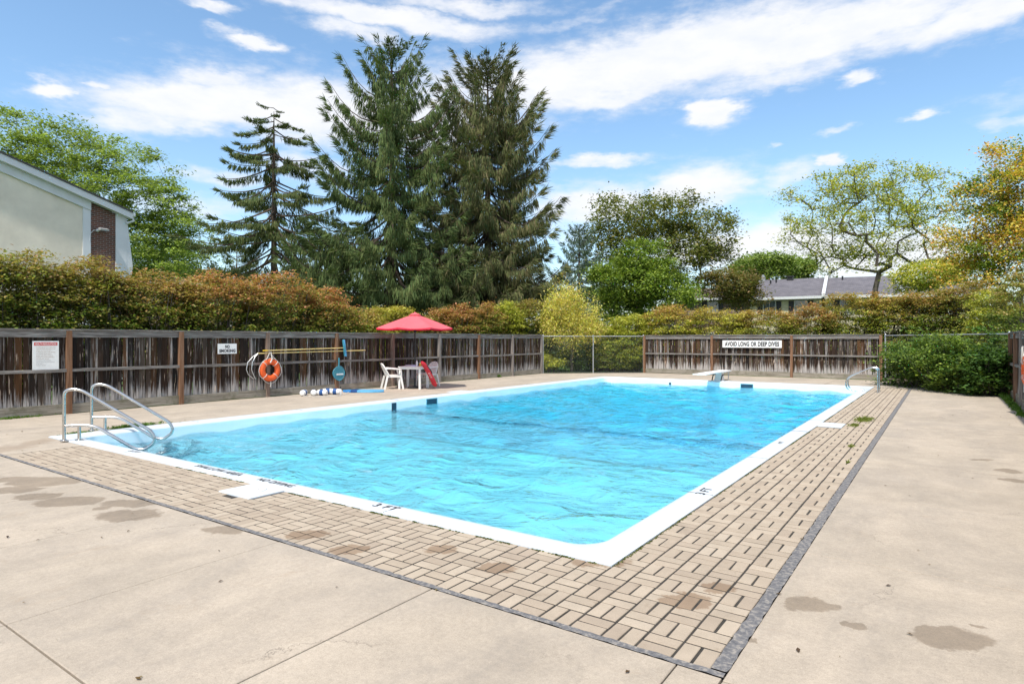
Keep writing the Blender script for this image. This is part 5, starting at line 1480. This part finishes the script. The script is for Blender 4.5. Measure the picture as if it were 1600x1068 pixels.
tc_ = G(646.5, 606.3); r = empty('plastic_table', (tc_.x, tc_.y, 0), ra - .22, 'square white plastic table under the red umbrella', 'table')
MB().box((-.39, -.39, .695), (.39, .39, .725), ch=.012).build('table_top', M_white, r)
b = MB()
for a, c_ in (((-.36, -.36), (.36, -.36)), ((.36, -.36), (.36, .36)), ((.36, .36), (-.36, .36)), ((-.36, .36), (-.36, -.36))): b.bar((a[0], a[1], .665), (c_[0], c_[1], .665), .015, .058)
b.build('apron', M_white, r)
for sx in (-1, 1):
    for sy_ in (-1, 1):
        MB().bar((sx * .335, sy_ * .335, .695), (sx * .35, sy_ * .35, 0), .062, .062).build('leg', M_white, r)
uc = Vector((tc_.x, tc_.y, 0)) + RT * .04
r = empty('patio_umbrella', uc, .35, 'red octagonal patio umbrella with black pole through the white table', 'umbrella')
MB().lathe([(.25, 0), (.26, .03), (.22, .06), (.05, .075), (.035, .10), (.035, .34), (.022, .345)], 28).build('base', M_dark, r, True)
MB().tube([(0, 0, .1), (0, 0, 2.44)], .020, 12).build('pole', M_dark, r, True)
RU, ZR, ZT = 1.30, 1.965, 2.43; NU = 8
def cz(rr, a):   # canopy height: sags between ribs
    f = rr / RU; k = abs(math.sin(a * NU / 2)); return ZT - (ZT - ZR) * (f ** 1.08) - .0 - .035 * k * f * 1.0
vs, fs = [], []; na, nr_ = 64, 12
for i in range(nr_ + 1):
    rr = .11 + (RU - .11) * i / nr_
    for j in range(na):
        a = 2 * math.pi * j / na; seg_a = (a % (2 * math.pi / NU)) - math.pi / NU; q = rr * (math.cos(math.pi / NU) / math.cos(seg_a)) / math.cos(math.pi / NU) * math.cos(math.pi / NU) / 1.0
        q = rr * math.cos(math.pi / NU) / math.cos(seg_a); q *= 1 - .025 * (i / nr_) * abs(math.sin(a * NU / 2)); vs.append((q * math.cos(a), q * math.sin(a), cz(rr, a)))
for i in range(nr_):
    for j in range(na): j2 = (j + 1) % na; fs.append((i * na + j, (i + 1) * na + j, (i + 1) * na + j2, i * na + j2))
cb = MB().add(vs, fs); cb.build('canopy', M_canvas, r, True)
b = MB(); o_ = [vs[nr_ * na + j] for j in range(na)]; n = na
b.add([(x, y, z) for x, y, z in o_] + [(x * 1.002, y * 1.002, z - .05 + .012 * abs(math.sin(j * 2 * math.pi / na * NU / 2))) for j, (x, y, z) in enumerate(o_)], [(j, n + j, n + (j + 1) % n, (j + 1) % n) for j in range(n)])
b.build('valance', M_valance, r, True)
MB().lathe([(.20, ZT - .035), (.12, ZT + .012), (.03, ZT + .04), (.012, ZT + .07)], 16).build('vent_cap', M_canvas, r, True)
for k in range(NU):
    a = 2 * math.pi * k / NU; e = Vector((math.cos(a), math.sin(a), 0))
    MB().tube([e * .03 + Vector((0, 0, ZT - .05)), e * (RU * .5) + Vector((0, 0, cz(RU * .5, 0) - .02)), e * (RU - .02) + Vector((0, 0, ZR - .015))], .008, 5).build('rib', M_dark, r, True)
    MB().tube([e * .03 + Vector((0, 0, ZR - .10)), e * (RU * .48) + Vector((0, 0, cz(RU * .48, 0) - .03))], .006, 5).build('strut', M_dark, r, True)
MB().lathe([(.035, ZR - .14), (.04, ZR - .12), (.04, ZR - .07), (.03, ZR - .06)], 14).build('hub', M_dark, r, True)
# things on the table
tm = Vector((tc_.x, tc_.y, .725))
def ontable(dx_, dy_): return tm + RT * dx_ + FW * dy_
r = empty('white_bottle', ontable(.12, -.12), 0, 'white lotion bottle standing on the plastic table', 'bottle')
MB().lathe([(.028, 0), (.034, .01), (.034, .13), (.024, .15), (.014, .16)], 16).build('bottle_body', M_foamw, r, True); MB().lathe([(.014, .16), (.018, .165), (.018, .19), (.008, .2)], 12).build('cap', M_foamw, r, True)
r = empty('yellow_cup', ontable(.22, -.05), 0, 'yellow cup on the table between bottle and rescue tube', 'cup')
MB().lathe([(.030, 0), (.034, .0), (.042, .105), (.040, .106), (.034, .01)], 16).build('cup_body', plain('yellow_cup', (.75, .42, .05), .4), r, True); MB().lathe([(.043, .104), (.043, .112), (.03, .115)], 16).build('lid', M_foamw, r, True)
r = empty('book_stack', ontable(-.12, -.08), ra, 'small pile of papers and books on the table', 'books')
for i, (w_, m_) in enumerate(((.15, M_foamw), (.145, plain('pink_cover', (.45, .22, .22), .6)), (.15, plain('grey_cover', (.35, .33, .40), .6)))):
    o = MB().box((-w_, -.10, 0), (w_, .10, .016)).build('book', m_, r, loc=(.01 * i, 0, .0165 * i)); o.rotation_euler = (0, 0, .12 * i - .1)
o = MB().box((-.05, -.08, 0), (.05, .08, .035), ch=.004).build('napkin_pack', plain('lilac_pack', (.62, .62, .80), .5), None, loc=ontable(.03, -.14)); tag(o, 'small pale lilac packet beside the books on the table', 'packet')
# rescue tube leaning on the table
A_, B_ = P(659, 564, 19.6), G(680.5, 607.5); B_.z = .075
r = empty('rescue_tube', B_, 0, 'red rescue tube with white lettered band leaning against the table', 'rescue tube')
d_ = (A_ - B_); n = 12; sidev = Vector((RT.x, RT.y, 0)); upv = d_.normalized(); nrmv = sidev.cross(upv).normalized()
def tube_el(f0, f1, m, nm, k=8, grow=0.0):
    vs, fs = [], []; q = 14
    for i in range(k + 1):
        f = f0 + (f1 - f0) * i / k; c = d_ * f + sidev * (.03 * math.sin(f * 3.1)); e = min(f, 1 - f) * 12
        s_ = min(1, math.sqrt(max(.05, min(1, e))))
        for j in range(q):
            a = 2 * math.pi * j / q; vs.append(c + sidev * (math.cos(a) * (.085 + grow) * s_) + nrmv * (math.sin(a) * (.05 + grow) * s_))
    for i in range(k):
        for j in range(q): fs.append((i * q + j, i * q + (j + 1) % q, (i + 1) * q + (j + 1) % q, (i + 1) * q + j))
    fs.append(tuple(range(q - 1, -1, -1))); fs.append(tuple(k * q + j for j in range(q)))
    return MB().add(vs, fs).build(nm, m, r, True)
tube_el(0, .34, M_red, 'lower_foam'); tube_el(.34, .62, M_red, 'middle_foam', 5, -.002); tube_el(.62, 1.0, M_red, 'upper_foam')
b = MB()
for j in range(3): 
    c = d_ * (.40 + j * .075) + sidev * .055 - nrmv * .0 ; f_ = -1 if nrmv.dot(FW) > 0 else 1
    b.bar(c + nrmv * f_ * .047 - sidev * .04, c + nrmv * f_ * .047 + sidev * .02, .04, .008)
b.build('white_marks', M_foamw, r)
MB().tube([d_ * .98, d_ * .80 + sidev * .10, d_ * .60 + sidev * .13, d_ * .45 + sidev * .09], .016, 6).build('black_strap', M_dark, r, True)
MB().tube([Vector((0, 0, -.05)), -sidev * .12 + Vector((0, 0, -.063)), -sidev * .2 + FW * -.05 + Vector((0, 0, -.063)), -sidev * .32 + FW * .04 + Vector((0, 0, -.063))], .009, 5).build('leash', M_dark, r, True)

# ------------------------------------------------------------------ pool rails
def bend(pts, r=.16, n=6):
    """round the corners of a polyline"""
    pts = [Vector(p) for p in pts]; out_ = [pts[0]]
    for i in range(1, len(pts) - 1):
        a, p, c = pts[i - 1], pts[i], pts[i + 1]; u, v = (a - p), (c - p); rr = min(r, u.length * .48, v.length * .48); u.normalize(); v.normalize()
        s_, e = p + u * rr, p + v * rr
        for k in range(n + 1):
            f = k / n; out_.append(s_ * (1 - f) ** 2 + p * 2 * f * (1 - f) + e * f * f)
    return out_ + [pts[-1]]
M_rim = M_steel
def entry_rail(base_px, label, Lr=1.22):
    A = G(*base_px); rz = math.atan2(.74, .68)
    r = empty('handrail', (A.x, A.y, .02), rz, label, 'handrail', 'pair of entry handrails')
    z0 = .0
    main = bend([(0, 0, z0), (0, 0, .80), (.22, 0, .80), (1.24, 0, .11), (1.30, 0, -.06), (1.13, 0, -.19), (.97, 0, -.15), (.42, 0, .235), (.02, 0, .235)], .16, 7)
    MB().tube(main, .0245, 12).build('rail', M_rim, r, True)
    MB().tube([(.21, 0, 0), (.21, 0, .232)], .024, 12).build('short_post', M_rim, r, True)
    for x in (0, .21): MB().lathe([(.055, 0), (.057, .010), (.04, .022), (.028, .026)], 20).build('flange', M_rim, r, True, (x, 0, -.001))
    return r
entry_rail((100.0, 690.5), 'nearer of the two bent steel handrails at the corner steps')
entry_rail((143.0, 674.5), 'farther of the two bent steel handrails at the corner steps')
def ladder():
    c = G(1373, 612.5); r = empty('pool_ladder', (c.x, c.y, .0), math.pi, 'pair of looped steel ladder rails at the far right pool edge', 'ladder')
    for y in (-.25, .25):
        pts = bend([(0, y, 0), (0, y, .72), (.16, y, .76), (.84, y, .42), (.86, y, .08), (.46, y, .04), (.34, y, -.03), (.34, y, -.06)], .15, 6)
        # the loop passes over the coping and returns to its edge
        MB().tube(pts, .0215, 10).build('rail', M_rim, r, True)
        MB().lathe([(.05, 0), (.05, .012), (.027, .022)], 16).build('flange', M_rim, r, True, (0, y, 0))
    return r
ladder()
# ------------------------------------------------------------------ diving board
bx_ = -7.15; r = empty('diving_board', (bx_, 24.35, -.055), 0, 'white diving board on a low white stand at the far end of the pool', 'diving board')
Mt = Matrix.Rotation(R_(-1.2), 4, 'X')
M_dbw = plain('white_board_top', (.80, .80, .78), .6, var=.04, bump=.3, bscale=200)
n = 10; vs, fs = [], []
for i in range(n + 1):
    y = -2.45 + 3.25 * i / n; z = .43 - .0 + .018 * ((y + .3) / 2.4) ** 2 * (-1 if y < -.3 else 1); hw_ = .235
    th = .025 + .02 * (i / n)
    vs += [(-hw_, y, z), (hw_, y, z), (hw_, y, z - th), (-hw_, y, z - th)]
for i in range(n):
    a = i * 4
    for j in range(4): fs.append((a + j, a + (j + 1) % 4, a + 4 + (j + 1) % 4, a + 4 + j))
fs += [(3, 2, 1, 0), (n * 4, n * 4 + 1, n * 4 + 2, n * 4 + 3)]
MB().add(vs, fs).build('board', M_dbw, r)
b = MB(); b.add([(-.15, -.26, 0), (.15, -.26, 0), (.15, .16, 0), (-.15, .16, 0), (-.11, -.08, .385), (.11, -.08, .385), (.11, .12, .385), (-.11, .12, .385)], [(0, 3, 2, 1), (4, 5, 6, 7), (0, 1, 5, 4), (1, 2, 6, 5), (2, 3, 7, 6), (3, 0, 4, 7)]); b.build('stand', M_dbw, r)
MB().tube([(-.26, .5, .40), (.26, .5, .40)], .03, 10).build('rear_mount', M_galv, r, True)
for s_ in (-1, 1):
    MB().tube(bend([(s_ * .17, -.45, .0), (s_ * .17, -.25, .28), (s_ * .17, .0, .30)], .1), .022, 8).build('front_brace', M_dark, r, True)
    MB().tube([(s_ * .2, .5, 0), (s_ * .2, .5, .40)], .02, 8).build('rear_leg', M_galv, r, True)
MB().lathe([(.03, 0), (.03, .05), (.015, .06)], 10).build('bolt', M_dark, r, True, (.42, .05, 0))
# return fitting on far wall
q = onY(1047, 599, IY1 - .01); tag(MB().lathe([(.045, 0), (.05, .012), (.02, .02)], 14, Matrix.Rotation(math.pi / 2, 4, 'X')).build('inlet_fitting', M_step, None, True, (q.x, IY1 - .002, q.z)), 'small round dark inlet on the far pool wall left of the diving board', 'inlet')
